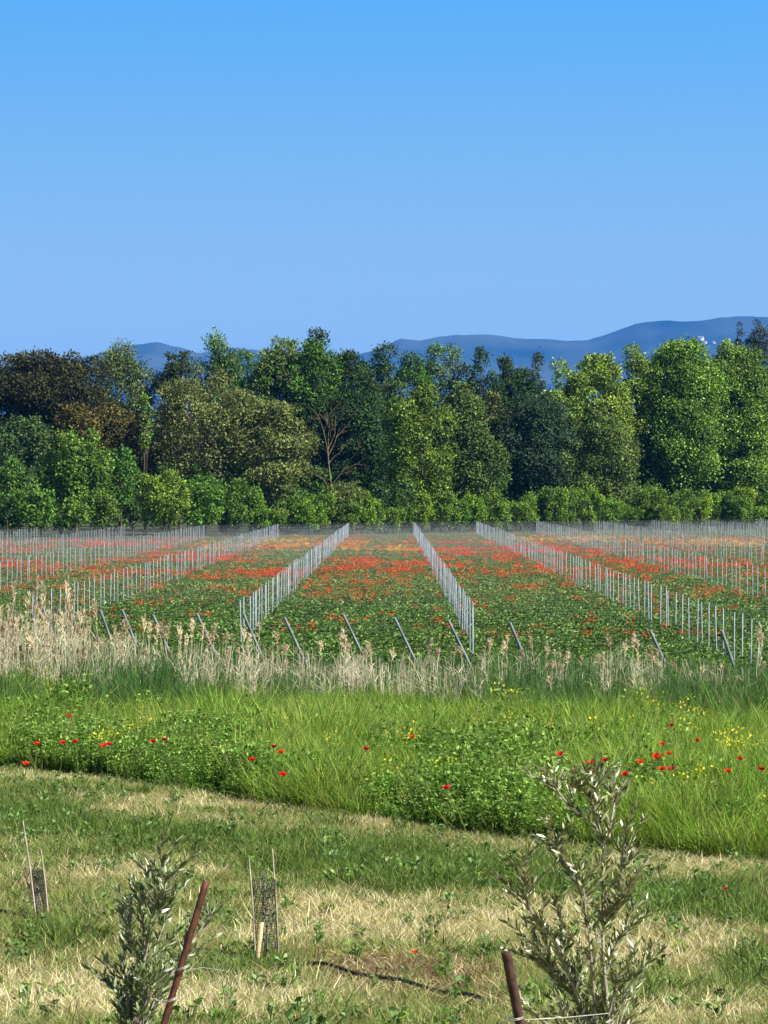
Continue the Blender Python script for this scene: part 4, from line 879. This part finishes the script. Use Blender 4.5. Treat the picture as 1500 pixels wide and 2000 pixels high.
mb = MB(); c = at(1006, 1992, 13.6); ring(mb, np.array([0, .0, 0.]), .034, .1); P = [np.array([.03, 0, 0]), np.array(at(1060, 1990, 13.6)-c), np.array(at(1120, 1986, 13.7)-c), np.array(at(1190, 1979, 13.9)-c)]
add_tube(mb, P, [.0022]*4, 5); o = mb.build('wire_tie', M_tie, loc=c); tag(o, 'long white tie running from the short stake into the bigger olive', 'wire tie')

def guard(label, base, stakes, tube_px, wood=None, seed=0):
    """net tree guard: rods, dark mesh sleeve, small sapling"""
    x, y = ground_at(*base); gz = float(zg(y)); root = empty('tree_guard', (x, y, gz)); tag(root, label, 'tree guard')
    def w(px, py, dy=0): return np.array([(px-VX)*y/F-x, dy, (VY-py)*y/F-gz])
    for i, (t, b) in enumerate(stakes):
        mb = MB(); dy = [-.05, .07, .02][i % 3]; add_tube(mb, [w(*b, dy)+[0, 0, -.03], (w(*b, dy)+w(*t, dy))/2+[.004, 0, 0], w(*t, dy)], [.0075, .007, .005], 6); mb.build('rod', M_cane, root)
    x0, x1, yt, yb, sh = tube_px; c0 = w((x0+x1)/2, yb)+[0, 0, -.03]; c1 = w((x0+x1)/2+sh, yt); r = (x1-x0)/2*y/F; mb = MB()
    na, nh = 15, 18; A = np.arange(na)*2*np.pi/na
    def pt(a, t): c = c0*(1-t)+c1*t; return c+np.array([r*math.cos(a), r*math.sin(a), 0])*(1+.05*math.sin(5*t+a))
    for a in A:
        for s in (1, -1):      # diagonal mesh strands
            add_tube(mb, [pt(a+s*t*2.2, t) for t in np.linspace(0, 1, 9)], [.0013]*9, 4)
    for t in np.linspace(0, 1, nh): add_tube(mb, [pt(a, t) for a in np.linspace(0, 2*np.pi, 13)], [.0013]*13, 4)
    mb.build('mesh_sleeve', M_net, root)
    if wood:
        (t, b) = wood; mb = MB(); P0 = w(*b, -.14); P1 = w(*t, -.12); a = .013
        V = [P+np.array(q) for P in (P0, P1) for q in ((-a, -a*.6, 0), (a, -a*.6, 0), (a, a*.6, 0), (-a, a*.6, 0))]
        mb.add(V, [[0,1,5,4],[1,2,6,5],[2,3,7,6],[3,0,4,7],[4,5,6,7]]); mb.build('wooden_peg', M_wood, root)
    # sapling inside
    rs = np.random.RandomState(seed); tb = MB(); lb = MB(); H = c1[2]
    for k in range(4):
        e = c1+[rs.normal(0, .035), rs.normal(0, .03), rs.uniform(-.02, .08)]; P = np.array([c0, (c0+e)/2+rs.normal(0, .01, 3), e]); add_tube(tb, P, [.005, .004, .0015], 5)
        n = 34; t = rs.uniform(.45, 1, n); pts = c0+(e-c0)*t[:, None]; D = nrm(rs.normal(size=(n, 3))*.7+[0, 0, .7]); l = .045*rs.uniform(.6, 1.2, n)
        leaf_quads(lb, pts, D, l, l*.25, np.array([(.06, .085, .04), (.10, .13, .07), (.04, .06, .03)])[rs.randint(0, 3, n)])
    tb.build('sapling_stem', M_olivebark, root, True); lb.build('sapling_leaves', M_olive, root)
guard('net tree guard with two tall rods and a pale wooden peg left of centre', (520, 1886), [((487,1675),(501,1884)), ((531,1660),(544,1884))], (497, 543, 1718, 1886, -4), ((513,1797),(503,1884)), 1)
guard('slim net tree guard with leaning rods at the left edge', (80, 1796), [((46,1602),(72,1788)), ((78,1660),(93,1792)), ((70,1725),(84,1792))], (68, 92, 1700, 1794, -8), None, 2)

def hose():
    mb = MB(); pts = [(-260,1752),(-80,1775),(0,1790),(90,1806),(200,1832),(300,1848),(390,1862),(460,1876),(560,1890),(640,1899),(720,1914),(820,1938),(900,1955),(1000,1980),(1080,1998),(1200,2030),(1400,2080)]
    P = []
    for px, py in pts: x, y = ground_at(px, py); P.append((x, y, float(zg(y))+.028))
    P = np.array(P); t = np.linspace(0, len(P)-1, 90); Q = np.stack([np.interp(t, np.arange(len(P)), P[:, i]) for i in range(3)], -1); Q[:, 1] += .03*np.sin(t*2.3); Q[:, 2] += .012*np.sin(t*3.7)+.012
    add_tube(mb, Q, [.013]*90, 8); o = mb.build('irrigation_hose', M_hose, smooth=True); tag(o, 'black irrigation hose lying across the mown grass below the tree guards', 'hose')
hose()

# ---------------------------------------------------------------- haze: the air between here and the hills
def haze():
    x0, x1, y0, y1, z0, z1 = -30000, 30000, -300, 36000, -110, 1500
    mb = MB(); mb.add([(x0,y0,z0),(x1,y0,z0),(x1,y1,z0),(x0,y1,z0),(x0,y0,z1),(x1,y0,z1),(x1,y1,z1),(x0,y1,z1)], [[0,3,2,1],[4,5,6,7],[0,1,5,4],[1,2,6,5],[2,3,7,6],[3,0,4,7]])
    m, t = new_mat('haze_air'); o = N(t, 'ShaderNodeOutputMaterial'); v = N(t, 'ShaderNodeVolumePrincipled')
    v.inputs['Color'].default_value = (.045, .30, 1.0, 1); v.inputs['Density'].default_value = 3.3e-5; v.inputs['Anisotropy'].default_value = 0
    t.links.new(v.outputs[0], o.inputs['Volume'])
    o = mb.build('haze', m); tag(o, kind='stuff')
    o['label'] = 'thin blue air haze between the vineyard and the hills'; o['category'] = 'haze'
haze()
